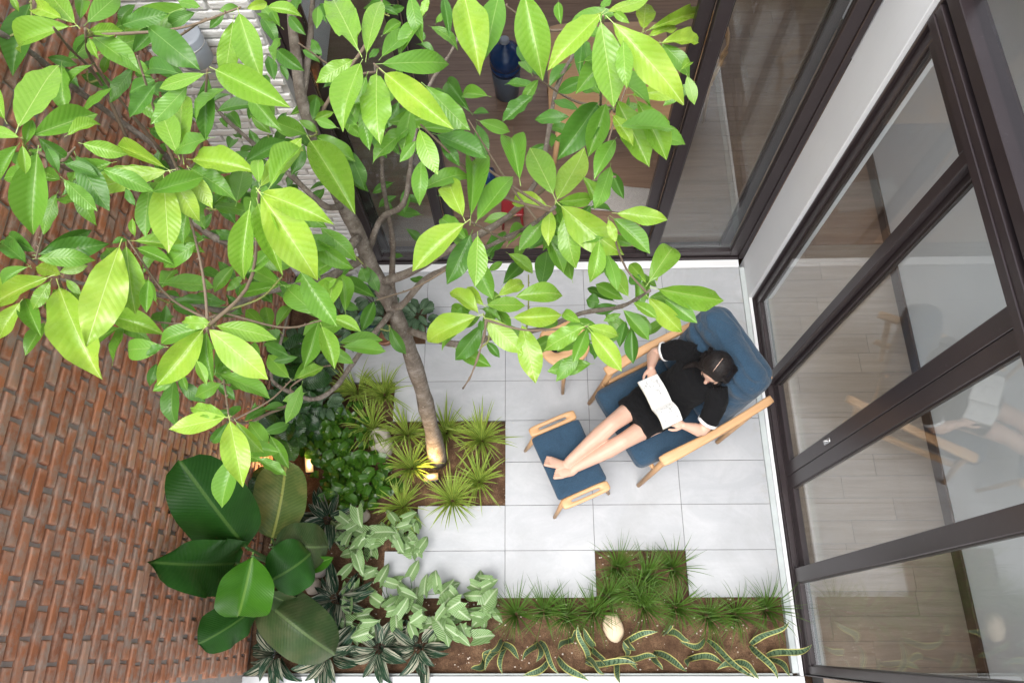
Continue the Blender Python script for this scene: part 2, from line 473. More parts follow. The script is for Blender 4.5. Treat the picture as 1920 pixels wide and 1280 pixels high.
M['greyp'] = plain('grey_plastic', (.10, .125, .16), .35, .05, 6, .02)
M['bluepot'] = plain('blue_glaze', (.05, .11, .17), .3, .1, 12)
M['redp'] = plain('red_plastic', (.22, .012, .016), .35, .05, 6, .02)
M['rug'] = m_fabric('woven_mat', (.40, .37, .345), (.50, .465, .435), 200)
M['dark'] = plain('dark_ceramic', (.03, .022, .02), .3, .1)
M['steel'] = plain('satin_steel', (.62, .62, .63), .28, .03, 40, .02, metal=.9)
M['lampgrey'] = plain('grey_lamp_shade', (.26, .285, .32), .45, .05, 8, .02)
# ------------------------------------------------------------------ ground, soil, paving
mb = MB(); mb.grid([[(-40, -40, -.45), (40, -40, -.45)], [(-40, 40, -.45), (40, 40, -.45)]])
structure(mb.obj('ground', M['soil'], smooth=False))

mb = MB()
nx, ny = 150, 124
rows = []
for j in range(ny + 1):
    y = -1.06 + 2.88 * j / ny; r = []
    for i in range(nx + 1):
        x = -1.70 + 3.56 * i / nx
        h = -.040 + .022 * noise.noise(Vector((x * 5, y * 5, 1))) + .012 * noise.noise(Vector((x * 17, y * 17, 4))) + .007 * noise.noise(Vector((x * 42, y * 42, 9)))
        r.append((x, y, min(h, -.022)))
    rows.append(r)
mb.grid(rows)
structure(mb.obj('planting_bed', M['soil']))

# tiles 0.6 x 0.3 m in a grid whose lines pass through the origin
starts = {-6: -1.2, -5: -.6, -4: -1.2, -3: -.81, -2: 0.0, -1: 0.0, 0: -.6, 1: -.81}
J = .0016
cells = []
for r, xs in starts.items():
    y1, y0 = -r * .3, -(r + 1) * .3
    for c in range(-2, 3):
        x0, x1 = max(c * .6, xs), (c + 1) * .6
        if x1 - x0 < .02 or (r == 1 and c == 1): continue
        cells.append((x0, x1, y0, y1))
mb = MB()
for r, xs in starts.items():
    y1, y0 = -r * .3, -(r + 1) * .3
    for (a, b) in ([(xs, .6), (1.2, 1.8)] if r == 1 else [(xs, 1.8)]):
        mb.box(a + .003, b - .0005, y0 + (.003 if r in (1, -3, -2) else -.0004 * (r + 7)), y1 - .003, -.2 - .001 * r, -.0035 - .00003 * (r + 7))
pav = structure(mb.obj('pavement', M['grout'], smooth=False))
for (x0, x1, y0, y1) in cells:
    t = MB(); e = .0012; cx, cy = (x0 + x1) / 2, (y0 + y1) / 2; hx, hy = (x1 - x0) / 2 - J, (y1 - y0) / 2 - J
    rows = [[(-hx, -hy, -.014), (hx, -hy, -.014), (hx, hy, -.014), (-hx, hy, -.014)],
            [(-hx, -hy, -e), (hx, -hy, -e), (hx, hy, -e), (-hx, hy, -e)],
            [(-hx + e, -hy + e, 0), (hx - e, -hy + e, 0), (hx - e, hy - e, 0), (-hx + e, hy - e, 0)]]
    b = t.grid(rows, wrap=True); t.f.append((b + 8, b + 9, b + 10, b + 11))
    o = t.obj('tile', M['tile'], pav, smooth=False)
    o.location = (cx, cy, random.uniform(-.0005, .0005)); o.rotation_euler = (random.uniform(-.0008, .0008), random.uniform(-.0008, .0008), 0)

# ------------------------------------------------------------------ red brick wall on the left
WX = -1.66
def brick_mesh(hl, hh, d, seed, mat):
    """face towards +X, length along Y, height along Z; rounded, slightly ragged arrises"""
    rnd = random.Random(seed); m = MB(); rows = []
    j = lambda a: rnd.uniform(-a, a)
    c = [(-1, -1), (1, -1), (1, 1), (-1, 1)]
    jit = [(j(.0022), j(.0018)) for _ in c]
    mid = [(j(.0015), j(.0015)) for _ in c]
    def ring(x, inset, q=0):
        r = []
        for k in range(4):
            a = c[k]; b = c[(k + 1) % 4]
            r.append((x + j(q), a[0] * (hl - inset) + jit[k][0], a[1] * (hh - inset) + jit[k][1]))
            r.append((x + j(q), (a[0] + b[0]) / 2 * (hl - inset) + mid[k][0], (a[1] + b[1]) / 2 * (hh - inset) + mid[k][1]))
        return r
    rows = [ring(-.012, -.001), ring(d * .55, 0), ring(d * .9, .0035), ring(d, .009, .0012)]
    uvs = [[(q[1] / (2 * hl) + .5, q[2] / (2 * hh) + .5) for q in r] for r in rows]
    b = m.grid(rows, uvs, wrap=True)
    k = m.vert((d + .0008, 0, 0), (.5, .5)); e = b + 24
    for i in range(8): m.f.append((e + i, e + (i + 1) % 8, k))
    return m.mesh('brick', mat, smooth=False)
PL, PH = .2, .066
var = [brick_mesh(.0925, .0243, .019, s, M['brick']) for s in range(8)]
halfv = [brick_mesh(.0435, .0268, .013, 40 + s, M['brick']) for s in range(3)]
wall = thing('brick_wall', 'weathered red brick wall rising on the left behind the tree', 'wall', (WX, 0, 0))
boxobj('mortar', (-.22, 0, -1.30, 1.98, -.3, 3.62), M['mortar'], wall)
cm = cam.matrix_basis.copy(); cm = Matrix.LocRotScale(cam.location, cam.rotation_euler, None).inverted()
FPX = 1383.6
def px(P):
    q = cm @ Vector(P)
    return (960 + FPX * q.x / -q.z, 640 - FPX * q.y / -q.z, -q.z) if q.z < -.1 else (1e5, 1e5, 1)
slots = []
for c in range(int(3.6 / PH)):
    zc = c * PH + .03
    off = (c % 2) * .1 + random.uniform(-.012, .012)
    y = -1.05 - (.2 - off) + .1
    while y < 1.86:
        a_, b_ = max(y - .0935, -1.056), min(y + .0935, 1.797)
        if b_ - a_ > .025:
            u, v, d = px((WX, y, zc))
            vis = -30 < u < 1950 and -30 < v < 1310
            slots.append((d if vis else 50 + d, (a_ + b_) / 2, zc, (b_ - a_) / .187))
        y += PL + random.uniform(-.004, .004)
slots.sort()
rest = MB()
for i, (d, y, zc, ls_) in enumerate(slots):
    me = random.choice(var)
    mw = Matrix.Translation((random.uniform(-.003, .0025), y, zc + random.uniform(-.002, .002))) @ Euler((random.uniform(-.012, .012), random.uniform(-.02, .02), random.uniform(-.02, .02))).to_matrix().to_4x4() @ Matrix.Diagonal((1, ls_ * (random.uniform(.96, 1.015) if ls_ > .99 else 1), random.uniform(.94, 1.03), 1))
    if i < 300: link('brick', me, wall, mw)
    else:
        b = len(rest.v)
        for q, uvv in zip(me.vertices, range(len(me.vertices))): rest.v.append(tuple(mw @ q.co))
        uvl = {}
        for lp in me.loops: uvl[lp.vertex_index] = tuple(me.uv_layers[0].data[lp.index].uv)
        rest.uv += [uvl.get(k, (.5, .5)) for k in range(len(me.vertices))]
        for p in me.polygons: rest.f.append(tuple(b + k for k in p.vertices))
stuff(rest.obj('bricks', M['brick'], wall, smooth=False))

# ------------------------------------------------------------------ white brick wall at the back left
wb = thing('white_brick_wall', 'narrow wall of white painted bricks left of the glass door', 'wall', (0, 1.80, 0))
boxobj('mortar', (-1.72, -1.052, .0, .19, -.2, 3.45), M['wmortar'], wb)
wv = [brick_mesh(.094, .0225, .012, 70 + s, M['wbrick']) for s in range(6)]
R90 = Matrix.Rotation(-pi / 2, 4, 'Z')
for c in range(62):
    zc = .02 + c * .0555
    x = -1.66 + (0 if c % 2 else -.1) + random.uniform(-.02, .02)
    while x < -1.06:
        a, b = max(x, -1.655), min(x + .192, -1.056)
        if b - a > .03:
            sc = (b - a - .006) / .188
            link('brick', random.choice(wv), wb, Matrix.Translation(((a + b) / 2, 0, zc)) @ R90 @ Matrix.Diagonal((1, sc, random.uniform(.93, 1.02), 1)))
        x += .2

# ------------------------------------------------------------------ white walls and sills
def wallobj(name, label, b): return tag(boxobj(name, b, M['white'], None, .003), label, 'wall')
wallobj('white_pier', 'white plastered pier in the right back corner between the two glass doors', (1.838, 2.02, 1.535, 1.872, -.2, 3.8))
tag(boxobj('front_ledge', (-1.66, 1.862, -2.2, -1.064, -.3, .03), plain('white_stone_ledge', (.60, .61, .62), .55, .05, 9), None, .003), 'white ledge closing the front bed at the bottom edge', 'ledge')
wallobj('white_lintel', 'white wall band above the rear glass door', (-1.05, 1.838, 1.87, 2.0, 2.80, 3.45))
wallobj('upper_wall', 'white wall band above the right glass doors', (1.87, 2.02, -1.25, 1.53, 3.52, 3.8))
sill = plain('pale_stone_sill', (.46, .50, .50), .5, .08, 12)
def silob(label, b, m=sill): return tag(boxobj('sill', b, m, None, .002), label, 'sill')
silob('pale stone sill strip along the foot of the right glass doors', (1.8005, 1.8375, -1.048, 1.8025, -.2, .006))
silob('narrow white threshold under the right glass doors', (1.8385, 1.861, -1.064, 1.5345, -.2, .022), M['white'])
silob('white stone sill strip below the rear glass door', (-1.05, 1.8005, 1.803, 1.868, -.2, .006), M['white'])
silob('pale edging strip between the front bed and the white wall', (-1.655, 1.8005, -1.0635, -1.049, -.3, .004))

# ------------------------------------------------------------------ rooms behind the glass
def floor_planks(name, x0, x1, y0, y1, zt, pm=None):
    fl = structure(boxobj(name, (x0, x1, y0, y1, -.2, zt - .004), M['grout']))
    r = random.Random(len(name)); meshes = {}
    n = int((y1 - y0) / .15)
    for i in range(n):
        x = x0 - r.uniform(0, .85)
        while x < x1:
            a, b = max(x, x0), min(x + .9, x1)
            if b - a > .03:
                t = MB(); hx = (b - a) / 2 - .0012
                t.box(-hx, hx, -.0738, .0738, -.02, 0)
                o = t.obj('plank', pm or M['plank'], fl, smooth=False)
                o.location = ((a + b) / 2, y0 + .075 + i * .15, zt)
            x += .9
    return fl
floor_planks('corridor_floor', 1.985, 2.95, -1.315, 1.985, 0.0, M['plank_paled'])
floor_planks('room_floor', -1.6, 2.95, 1.985, 5.135, 0.0)
wallobj('corridor_wall', 'plain white corridor wall seen through the right glass doors', (2.95, 3.1, -1.35, 5.2, -.1, 2.80))
tag(boxobj('skirting_board', (2.934, 2.9497, -1.35, 5.13, .001, .11), M['dwood'], None, .003), 'dark wood skirting board along the corridor wall', 'skirting')
wallobj('corridor_end_wall', 'white end wall of the corridor nearest the viewer', (1.985, 2.95, -1.45, -1.351, -.1, 2.80))
structure(boxobj('cut_back_corridor_ceiling', (2.55, 3.1, -1.45, 2.0, 2.801, 2.95), M['white']))  # stops short of the glass doors; gap added to let sky light in
wallobj('room_left_wall', 'white left wall inside the rear room', (-1.75, -1.601, 1.991, 5.2, -.1, 2.80))
wallobj('room_back_wall', 'white back wall of the rear room below an added opening for daylight', (-1.6, 2.95, 5.136, 5.2, -.1, .9))  # upper part left out as an invented opening that brings daylight in
structure(boxobj('cut_back_room_ceiling', (-1.75, 3.1, 2.021, 4.7, 2.8015, 2.95), M['white']))  # ends before the back wall; the added gap brightens the room

# ------------------------------------------------------------------ glass doors
def door_panel(label, group, axis, a, b, depth, z0, z1, st=(.06, .06), bot=.075, top=.07, th=.042, lock=None):
    """axis 'y': the leaf lies in a plane of constant X = depth and spans Y from a to b; axis 'x' the other way"""
    loc = (depth, (a + b) / 2, z0) if axis == 'y' else ((a + b) / 2, depth, z0)
    t = thing('sliding_door', label, 'door', loc, 0, group)
    w = (b - a) / 2; H = z1 - z0; d = th / 2
    def bx(name, u0, u1, d0, d1, h0, h1, m, bev=.003):
        return boxobj(name, (d0, d1, u0, u1, h0, h1) if axis == 'y' else (u0, u1, d0, d1, h0, h1), m, t, bev)
    bx('stile', -w, -w + st[0], -d, d, 0, H, M['frame'])
    bx('stile', w - st[1], w, -d, d, 0, H, M['frame'])
    bx('rail', -w + st[0], w - st[1], -d + .001, d - .001, 0, bot, M['frame'])
    bx('rail', -w + st[0], w - st[1], -d + .001, d - .001, H - top, H, M['frame'])
    bx('pane', -w + st[0] - .004, w - st[1] + .004, -.003, .003, bot - .004, H - top + .004, M['glass'], 0)
    for (e0, e1) in ((-w + st[0], -w + st[0] + .008), (w - st[1] - .008, w - st[1])):
        bx('gasket', e0, e1, -.009, .009, bot, H - top, M['dark'], 0)
    if lock:
        u, h = lock; s = -1 if axis == 'y' else 1
        m = MB(); m.rbox((-d - .006 if axis == 'y' else u, u if axis == 'y' else -d - .006, h), (.006, .014, .045) if axis == 'y' else (.014, .006, .045), .006, 4)
        lk = m.obj('lock', M['steel'], t)
        m = MB(); m.rbox((-d - .018, u, h + .008), (.012, .006, .012), .005, 4); m.obj('thumb_turn', M['steel'], lk)
    return t
g1 = 'glass leaves of the right sliding door'
door_panel('fixed glass leaf of the right door beside the white pier', g1, 'y', .842, 1.518, 1.905, .03, 2.70, (.062, .055))
door_panel('sliding glass leaf of the right door nearest the lounge chair', g1, 'y', .178, .90, 1.950, .03, 2.70, (.086, .085), lock=(-.318, .78))
door_panel('sliding glass leaf of the right door level with the footstool', g1, 'y', -.515, .174, 1.9502, .03, 2.70, (.085, .086))
door_panel('fixed glass leaf of the right door beside the front bed', g1, 'y', -1.055, -.425, 1.9052, .03, 2.70, (.05, .092))
fr = thing('door_frame', 'brown aluminium frame with transom window around the right glass doors', 'door frame', (1.862, .235, 0))
def fb(name, b, m=M['frame'], bev=.003): return boxobj(name, (b[0] - 1.862, b[1] - 1.862, b[2] - .235, b[3] - .235, b[4], b[5]), m, fr, bev)
fb('jamb', (1.863, 1.982, 1.52, 1.5345, 0.0, 3.52)); fb('jamb', (1.863, 1.982, -1.0635, -1.057, .0, 3.52))
fb('sill_track', (1.864, 1.984, -1.057, 1.52, -.02, .012))
for xx in (1.868, 1.882, 1.926, 1.973): fb('track_rib', (xx, xx + .004, -1.057, 1.52, .012, .030), bev=0)
fb('head', (1.858, 1.984, -1.057, 1.52, 2.702, 2.752)); fb('head_rib', (1.864, 1.90, -1.057, 1.52, 2.752, 2.80)); fb('head_rib', (1.915, 1.95, -1.057, 1.52, 2.752, 2.82))
fb('transom_rail', (1.868, 1.975, -1.057, 1.52, 2.83, 2.90)); fb('transom_rail', (1.868, 1.975, -1.057, 1.52, 3.45, 3.515))
fb('transom_pane', (1.915, 1.921, -1.057, 1.52, 2.895, 3.455), M['glass'], 0)
fb('transom_jamb', (1.8685, 1.974, 1.45, 1.5195, 2.90, 3.45))

g2 = 'glass leaves of the rear sliding door'
door_panel('front right glass leaf of the rear door beside the white pier', g2, 'x', 1.087, 1.80, 1.905, .03, 2.72, (.07, .075))
door_panel('second right glass leaf of the rear door pushed behind the front one', g2, 'x', 1.01, 1.72, 1.955, .03, 2.72, (.07, .07))
door_panel('left glass leaf of the rear door behind the tree trunk', g2, 'x', -1.015, -.42, 1.905, .03, 2.72, (.06, .06))
door_panel('second left glass leaf of the rear door pushed behind the other', g2, 'x', -.96, -.35, 1.955, .03, 2.72, (.06, .06))
fr2 = thing('door_frame', 'brown aluminium frame around the rear glass door', 'door frame', (.4, 1.93, 0))
def fb2(name, b, bev=.003): return boxobj(name, (b[0] - .4, b[1] - .4, b[2] - 1.93, b[3] - 1.93, b[4], b[5]), M['frame'], fr2, bev)
fb2('jamb', (1.8005, 1.8365, 1.873, 1.984, 0, 2.799)); fb2('jamb', (-1.0515, -1.016, 1.872, 1.985, 0, 2.799))
fb2('head', (-1.016, 1.80, 1.873, 1.983, 2.722, 2.798))
fb2('sill_track', (-1.016, 1.80, 1.8695, 1.984, -.02, .012))
for yy in (1.872, 1.888, 1.93, 1.978): fb2('track_rib', (-1.016, 1.80, yy, yy + .004, .012, .03), 0)
# ------------------------------------------------------------------ measured layout: leaves (base, tip, width, age), limbs, bed plants (metres)
LEAVES = [
(-1.206,0.875,3.412,-1.426,0.851,3.357,0.088,1),(-1.188,0.881,3.418,-1.351,1.074,3.363,0.08,1),(-1.18,0.923,3.381,-1.105,1.059,3.369,0.078,2),(-1.156,0.863,3.401,-1.08,0.915,3.354,0.056,1),
(-1.166,0.885,3.363,-1.017,0.777,3.328,0.082,2),(-1.103,0.783,3.45,-1.081,0.732,3.428,0.05,1),(-1.212,0.877,3.442,-1.358,0.973,3.408,0.052,0),(-1.207,0.939,3.382,-1.227,1.039,3.371,0.045,2),
(-1.54,1.194,3.21,-1.585,0.942,3.142,0.096,3),(-1.54,1.147,3.292,-1.527,1.107,3.258,0.044,1),(-1.217,0.452,3.476,-1.176,0.697,3.458,0.123,1),(-1.204,0.458,3.431,-1.078,0.581,3.373,0.085,2),
(-1.277,0.49,3.458,-1.355,0.614,3.449,0.055,1),(-1.197,0.407,3.486,-1.314,0.45,3.461,0.036,1),(-1.243,0.423,3.429,-1.312,0.344,3.376,0.052,2),(-1.186,0.384,3.479,-1.192,0.325,3.433,0.038,1),
(-1.193,0.409,3.413,-1.232,0.21,3.302,0.137,2),(-1.241,0.498,3.365,-1.168,0.46,3.29,0.077,3),(-1.215,0.505,3.437,-1.223,0.43,3.429,0.041,2),(-0.921,1.063,3.305,-1.143,0.996,3.272,0.108,2),
(-0.897,1.044,3.296,-1.003,1.005,3.269,0.073,3),(-0.863,1.03,3.329,-0.945,1.069,3.315,0.038,2),(-0.802,1.018,3.323,-0.748,1.054,3.309,0.047,2),(-0.816,1.068,3.265,-0.87,1.029,3.242,0.087,3),
(-0.602,0.426,3.69,-0.745,0.43,3.637,0.035,1),(-0.666,0.429,3.645,-0.776,0.365,3.582,0.05,2),(-0.642,0.493,3.604,-0.673,0.369,3.503,0.051,3),(-0.575,0.433,3.695,-0.386,0.336,3.666,0.077,1),
(-0.692,0.858,3.435,-0.743,0.73,3.325,0.065,1),(-0.676,0.885,3.437,-0.617,0.71,3.355,0.119,1),(-0.596,0.918,3.428,-0.498,0.906,3.412,0.048,1),(-0.658,0.909,3.434,-0.605,0.954,3.413,0.056,0),
(-0.615,0.978,3.356,-0.586,0.921,3.351,0.046,2),(-0.648,0.939,3.385,-0.608,0.939,3.353,0.041,2),(-0.801,0.425,3.37,-0.887,0.732,3.277,0.087,1),(-0.807,0.418,3.386,-0.894,0.591,3.366,0.071,1),
(-0.834,0.373,3.38,-1.025,0.499,3.315,0.048,0),(-0.815,0.344,3.409,-1.046,0.292,3.394,0.069,0),(-0.834,0.354,3.396,-1.034,0.359,3.383,0.037,1),(-0.823,0.325,3.402,-0.794,0.117,3.354,0.084,0),
(-0.799,0.331,3.41,-0.745,0.233,3.319,0.087,0),(-0.762,0.36,3.391,-0.714,0.281,3.314,0.048,0),(-0.792,0.407,3.331,-0.661,0.322,3.317,0.061,2),(-0.757,0.39,3.396,-0.574,0.355,3.383,0.074,0),
(-0.905,0.358,3.326,-0.915,0.208,3.285,0.08,2),(-1.015,0.206,3.231,-1.068,-0.095,3.193,0.119,0),(-1.012,0.226,3.203,-1.004,0.048,3.099,0.102,1),(-0.98,0.236,3.216,-0.818,0.254,3.11,0.066,1),
(-0.981,0.222,3.196,-0.877,0.181,3.167,0.039,2),(-0.901,0.294,3.174,-0.808,0.278,3.141,0.044,2),(-0.993,0.303,3.233,-0.989,0.255,3.213,0.043,1),(-1.039,0.221,3.229,-1.005,0.242,3.214,0.023,0),
(-0.926,0.114,3.198,-0.93,0.023,3.169,0.038,2),(-1.346,0.209,3.043,-1.568,0.14,2.971,0.096,0),(-1.309,0.182,3.033,-1.157,-0.103,2.965,0.134,0),(-1.314,0.181,3.07,-1.368,0.096,3.041,0.045,1),
(-1.434,0.156,2.999,-1.36,0.032,2.99,0.072,2),(-1.414,0.122,3.042,-1.485,0.013,3.001,0.062,0),(-1.323,0.229,3.022,-1.435,0.279,2.991,0.063,0),(-1.303,0.222,3.053,-1.223,0.247,3.046,0.046,1),
(-1.276,0.195,3.052,-1.231,0.152,3.032,0.05,1),(-1.265,0.198,3.211,-1.09,0.255,3.168,0.07,3),(-1.262,0.201,3.212,-1.163,0.317,3.15,0.043,3),(-1.304,0.225,3.178,-1.423,0.298,3.168,0.052,3),
(-1.291,0.165,3.21,-1.447,0.279,3.148,0.054,3),(-1.244,0.169,3.239,-1.106,0.19,3.197,0.057,2),(-1.253,0.132,3.256,-1.329,0.085,3.24,0.045,2),(-1.212,0.141,2.898,-1.04,0.09,2.859,0.083,1),
(-1.212,0.159,2.898,-1.128,0.137,2.863,0.053,1),(-1.176,0.325,2.602,-1.035,0.35,2.567,0.042,3),(-1.151,0.304,2.626,-1.048,0.264,2.618,0.054,3),(-1.181,0.309,2.615,-1.193,0.223,2.576,0.047,3),
(-0.756,-0.031,3.164,-0.877,-0.191,3.134,0.087,0),(-0.726,-0.042,3.189,-0.547,-0.183,3.15,0.09,0),(-0.721,-0.017,3.158,-0.557,-0.042,3.113,0.061,1),(-0.772,-0.014,3.134,-0.907,-0.051,3.121,0.058,2),
(-0.73,-0.012,3.165,-0.838,0.002,3.145,0.042,1),(-0.755,-0.029,3.141,-0.733,-0.173,3.1,0.057,2),(-0.745,-0.138,3.192,-0.711,-0.202,3.182,0.066,1),(-0.89,-0.065,3.116,-1.041,-0.056,3.073,0.067,2),
(-0.845,-0.092,3.193,-0.897,-0.117,3.18,0.033,1),(-0.837,-0.153,3.11,-0.902,-0.195,3.102,0.046,2),(-1.163,0.055,2.492,-1.149,-0.12,2.467,0.08,3),(-1.141,0.044,2.506,-1.052,-0.021,2.444,0.069,3),
(-1.122,0.068,2.525,-1.098,0.003,2.511,0.054,2),(-1.007,0.103,2.506,-0.967,0.061,2.482,0.055,3),(-0.985,0.053,2.506,-0.925,0.062,2.492,0.049,3),(-1.006,0.04,2.472,-0.933,-0.015,2.454,0.075,3),
(-1.235,0.116,2.505,-1.256,0.031,2.489,0.05,3),(-0.692,-0.265,3.065,-0.825,-0.222,3.035,0.044,1),(-0.694,-0.266,3.068,-0.865,-0.291,3.031,0.064,0),(-0.669,-0.284,3.093,-0.615,-0.464,3.07,0.082,0),
(-0.668,-0.275,3.047,-0.6,-0.35,2.987,0.052,1),(-0.721,-0.262,2.991,-0.777,-0.317,2.954,0.047,3),(-0.697,-0.248,3.019,-0.687,-0.207,3,0.039,2),(-0.57,0.208,2.74,-0.713,0.342,2.713,0.084,2),
(-0.528,0.203,2.78,-0.607,0.326,2.731,0.059,1),(-0.516,0.21,2.776,-0.517,0.361,2.739,0.085,1),(-0.506,0.184,2.758,-0.404,0.139,2.733,0.062,1),(-0.569,0.185,2.705,-0.605,0.024,2.691,0.073,2),
(-0.533,0.145,2.773,-0.482,-0.001,2.742,0.07,1),(-1.013,0.518,1.922,-0.951,0.639,1.913,0.081,2),(-1.04,0.51,1.927,-1.097,0.649,1.882,0.074,2),(-1.024,0.475,1.978,-0.994,0.44,1.949,0.067,1),
(-1.064,0.511,1.927,-1.184,0.623,1.884,0.081,2),(-0.468,0.488,2.283,-0.633,0.607,2.218,0.067,3),(-0.47,0.467,2.291,-0.519,0.341,2.265,0.078,3),(-0.524,0.416,2.316,-0.607,0.457,2.292,0.055,3),
(-0.619,0.858,1.872,-0.565,0.75,1.795,0.072,3),(-0.641,0.847,1.882,-0.615,0.773,1.864,0.065,3),(-0.697,0.871,1.864,-0.779,0.831,1.823,0.072,3),(-0.578,0.728,1.404,-0.501,0.595,1.329,0.09,3),
(-0.791,0.126,2.301,-0.904,0.238,2.28,0.069,2),(-0.767,0.117,2.31,-0.702,0.209,2.264,0.05,2),(-0.746,0.106,2.342,-0.655,0.175,2.294,0.055,1),(-0.379,0.013,3.776,-0.271,-0.137,3.675,0.092,0),
(-0.377,0.022,3.771,-0.228,-0.045,3.762,0.06,0),(-0.408,-0.008,3.761,-0.434,-0.143,3.685,0.055,1),(-0.404,0.023,3.732,-0.345,-0.131,3.701,0.052,1),(-0.399,0.061,3.743,-0.338,0.223,3.7,0.055,0),
(-0.374,0.055,3.751,-0.326,0.187,3.719,0.054,1),(-0.392,0.05,3.769,-0.405,0.121,3.765,0.033,1),(-0.752,1.139,2.498,-0.539,0.791,2.451,0.148,1),(-0.743,1.195,2.451,-0.565,1.069,2.433,0.096,2),
(-0.601,1.131,2.444,-0.534,0.989,2.345,0.095,3),(-0.784,1.209,2.449,-0.957,1.318,2.402,0.102,2),(-0.658,1.278,2.511,-0.748,1.251,2.493,0.078,1),(-0.869,1.309,2.462,-0.725,1.433,2.401,0.067,2),
(-0.822,1.271,2.474,-0.741,1.226,2.451,0.064,2),(-0.812,1.192,2.404,-0.863,1.056,2.372,0.076,3),(-1.011,1.342,2.284,-1.091,1.265,2.247,0.077,3),(-1.09,1.388,2.363,-0.998,1.312,2.331,0.058,2),
(-1.137,1.434,2.282,-1.129,1.524,2.271,0.087,3),(-1.079,1.256,2.296,-1.171,1.257,2.27,0.058,3),(-0.947,1.444,2.317,-0.994,1.387,2.299,0.062,3),(-0.985,1.266,2.318,-0.949,1.375,2.286,0.067,3),
(-0.83,0.444,2.712,-0.69,0.434,2.678,0.07,2),(-0.714,0.337,2.715,-0.866,0.435,2.662,0.06,2),(-0.67,0.344,2.711,-0.545,0.467,2.65,0.065,2),(-0.901,0.418,2.713,-0.973,0.322,2.693,0.053,2),
(-0.861,0.374,2.717,-0.925,0.328,2.688,0.06,2),(-0.726,0.343,2.694,-0.901,0.329,2.655,0.053,2),(-0.705,0.334,2.712,-0.633,0.318,2.67,0.048,2),(-0.577,0.275,2.787,-0.499,0.333,2.766,0.055,1),
(-0.949,0.822,2.59,-1.056,0.893,2.55,0.059,3),(-1.09,0.827,2.558,-1.014,0.721,2.516,0.067,3),(-0.992,0.77,2.551,-0.957,0.873,2.512,0.059,3),(-1.088,0.732,2.578,-1.136,0.674,2.54,0.063,3),
(-0.968,0.91,2.584,-0.93,0.843,2.547,0.054,3),(-0.292,0.697,3.481,-0.416,0.987,3.41,0.095,1),(-0.274,0.708,3.449,-0.262,0.991,3.382,0.063,1),(-0.314,0.69,3.444,-0.419,0.624,3.43,0.072,1),
(-0.28,0.64,3.483,-0.324,0.438,3.468,0.102,1),(-0.24,0.634,3.449,-0.225,0.417,3.427,0.092,1),(-0.208,0.602,3.488,-0.02,0.436,3.453,0.08,0),(-0.24,0.72,3.395,-0.033,0.809,3.301,0.074,2),
(-0.241,0.744,3.4,-0.169,0.906,3.343,0.06,2),(-0.28,0.538,3.428,-0.262,0.434,3.36,0.043,2),(-0.286,0.461,3.442,-0.338,0.522,3.422,0.044,2),(-0.343,0.46,3.434,-0.404,0.491,3.43,0.044,2),
(-0.016,0.868,2.998,-0.107,1.05,2.952,0.063,3),(0.002,0.817,3.045,0.057,0.826,3.04,0.032,2),(0.024,0.784,3.047,0.129,0.778,2.991,0.047,2),(0.008,0.836,2.962,0.044,0.721,2.935,0.054,3),
(-0.116,0.681,3.34,0.01,0.584,3.249,0.081,2),(-0.086,0.553,3.274,0.065,0.484,3.251,0.093,3),(-0.16,0.612,3.324,-0.187,0.489,3.271,0.073,2),(-0.117,0.474,3.4,-0.065,0.347,3.363,0.058,1),
(-0.126,0.537,3.33,-0.033,0.543,3.308,0.039,2),(-0.139,0.49,3.329,-0.187,0.432,3.309,0.042,2),(-0.075,0.537,3.266,-0.019,0.467,3.236,0.056,3),(0.004,0.904,3.479,0.052,0.674,3.408,0.13,0),
(0.108,0.967,3.417,0.063,0.727,3.384,0.082,2),(0.184,0.908,3.465,0.236,0.703,3.339,0.122,1),(-0.165,0.97,3.414,-0.137,0.841,3.362,0.05,2),(-0.103,0.919,3.454,-0.124,0.869,3.427,0.059,1),
(-0.07,0.998,3.375,-0.048,0.859,3.356,0.035,3),(0.225,0.845,3.172,0.171,0.785,3.13,0.063,2),(0.208,0.791,3.163,0.106,0.715,3.121,0.08,3),(0.162,0.446,3.19,0.133,0.671,3.124,0.081,2),
(0.193,0.94,3.127,0.172,1.076,3.107,0.054,3),(0.201,0.883,3.178,0.23,0.871,3.166,0.03,2),(0.372,0.557,3.722,0.241,0.425,3.69,0.063,0),(0.368,0.51,3.741,0.405,0.357,3.619,0.091,1),
(0.401,0.527,3.721,0.581,0.367,3.614,0.085,0),(0.387,0.556,3.727,0.504,0.65,3.677,0.037,0),(0.419,0.455,3.736,0.421,0.344,3.713,0.044,1),(0.403,0.569,3.717,0.439,0.535,3.714,0.031,1),
(0.378,0.621,3.68,0.407,0.664,3.671,0.037,2),(0.272,0.658,3.665,0.277,0.601,3.65,0.037,2),(0.779,1.884,2.332,1.089,2.117,2.215,0.07,0),(0.785,1.861,2.323,0.941,1.985,2.251,0.073,0),
(0.754,1.885,2.34,0.789,2.11,2.286,0.099,0),(0.838,1.796,2.34,1.035,1.863,2.265,0.085,0),(0.845,1.82,2.307,0.991,1.687,2.237,0.124,2),(0.938,1.588,2.34,0.975,1.473,2.277,0.071,1),
(0.907,1.609,2.359,0.97,1.685,2.34,0.068,1),(0.73,1.711,2.253,0.789,1.718,2.226,0.077,3),(0.5,0.636,3.338,0.672,0.674,3.313,0.053,0),(0.456,0.622,3.327,0.553,0.452,3.234,0.107,1),
(0.511,0.602,3.349,0.604,0.469,3.243,0.079,1),(0.437,0.542,3.358,0.492,0.454,3.34,0.048,0),(0.412,0.704,3.224,0.279,0.521,3.182,0.097,3),(0.429,0.657,3.274,0.375,0.519,3.2,0.07,2),
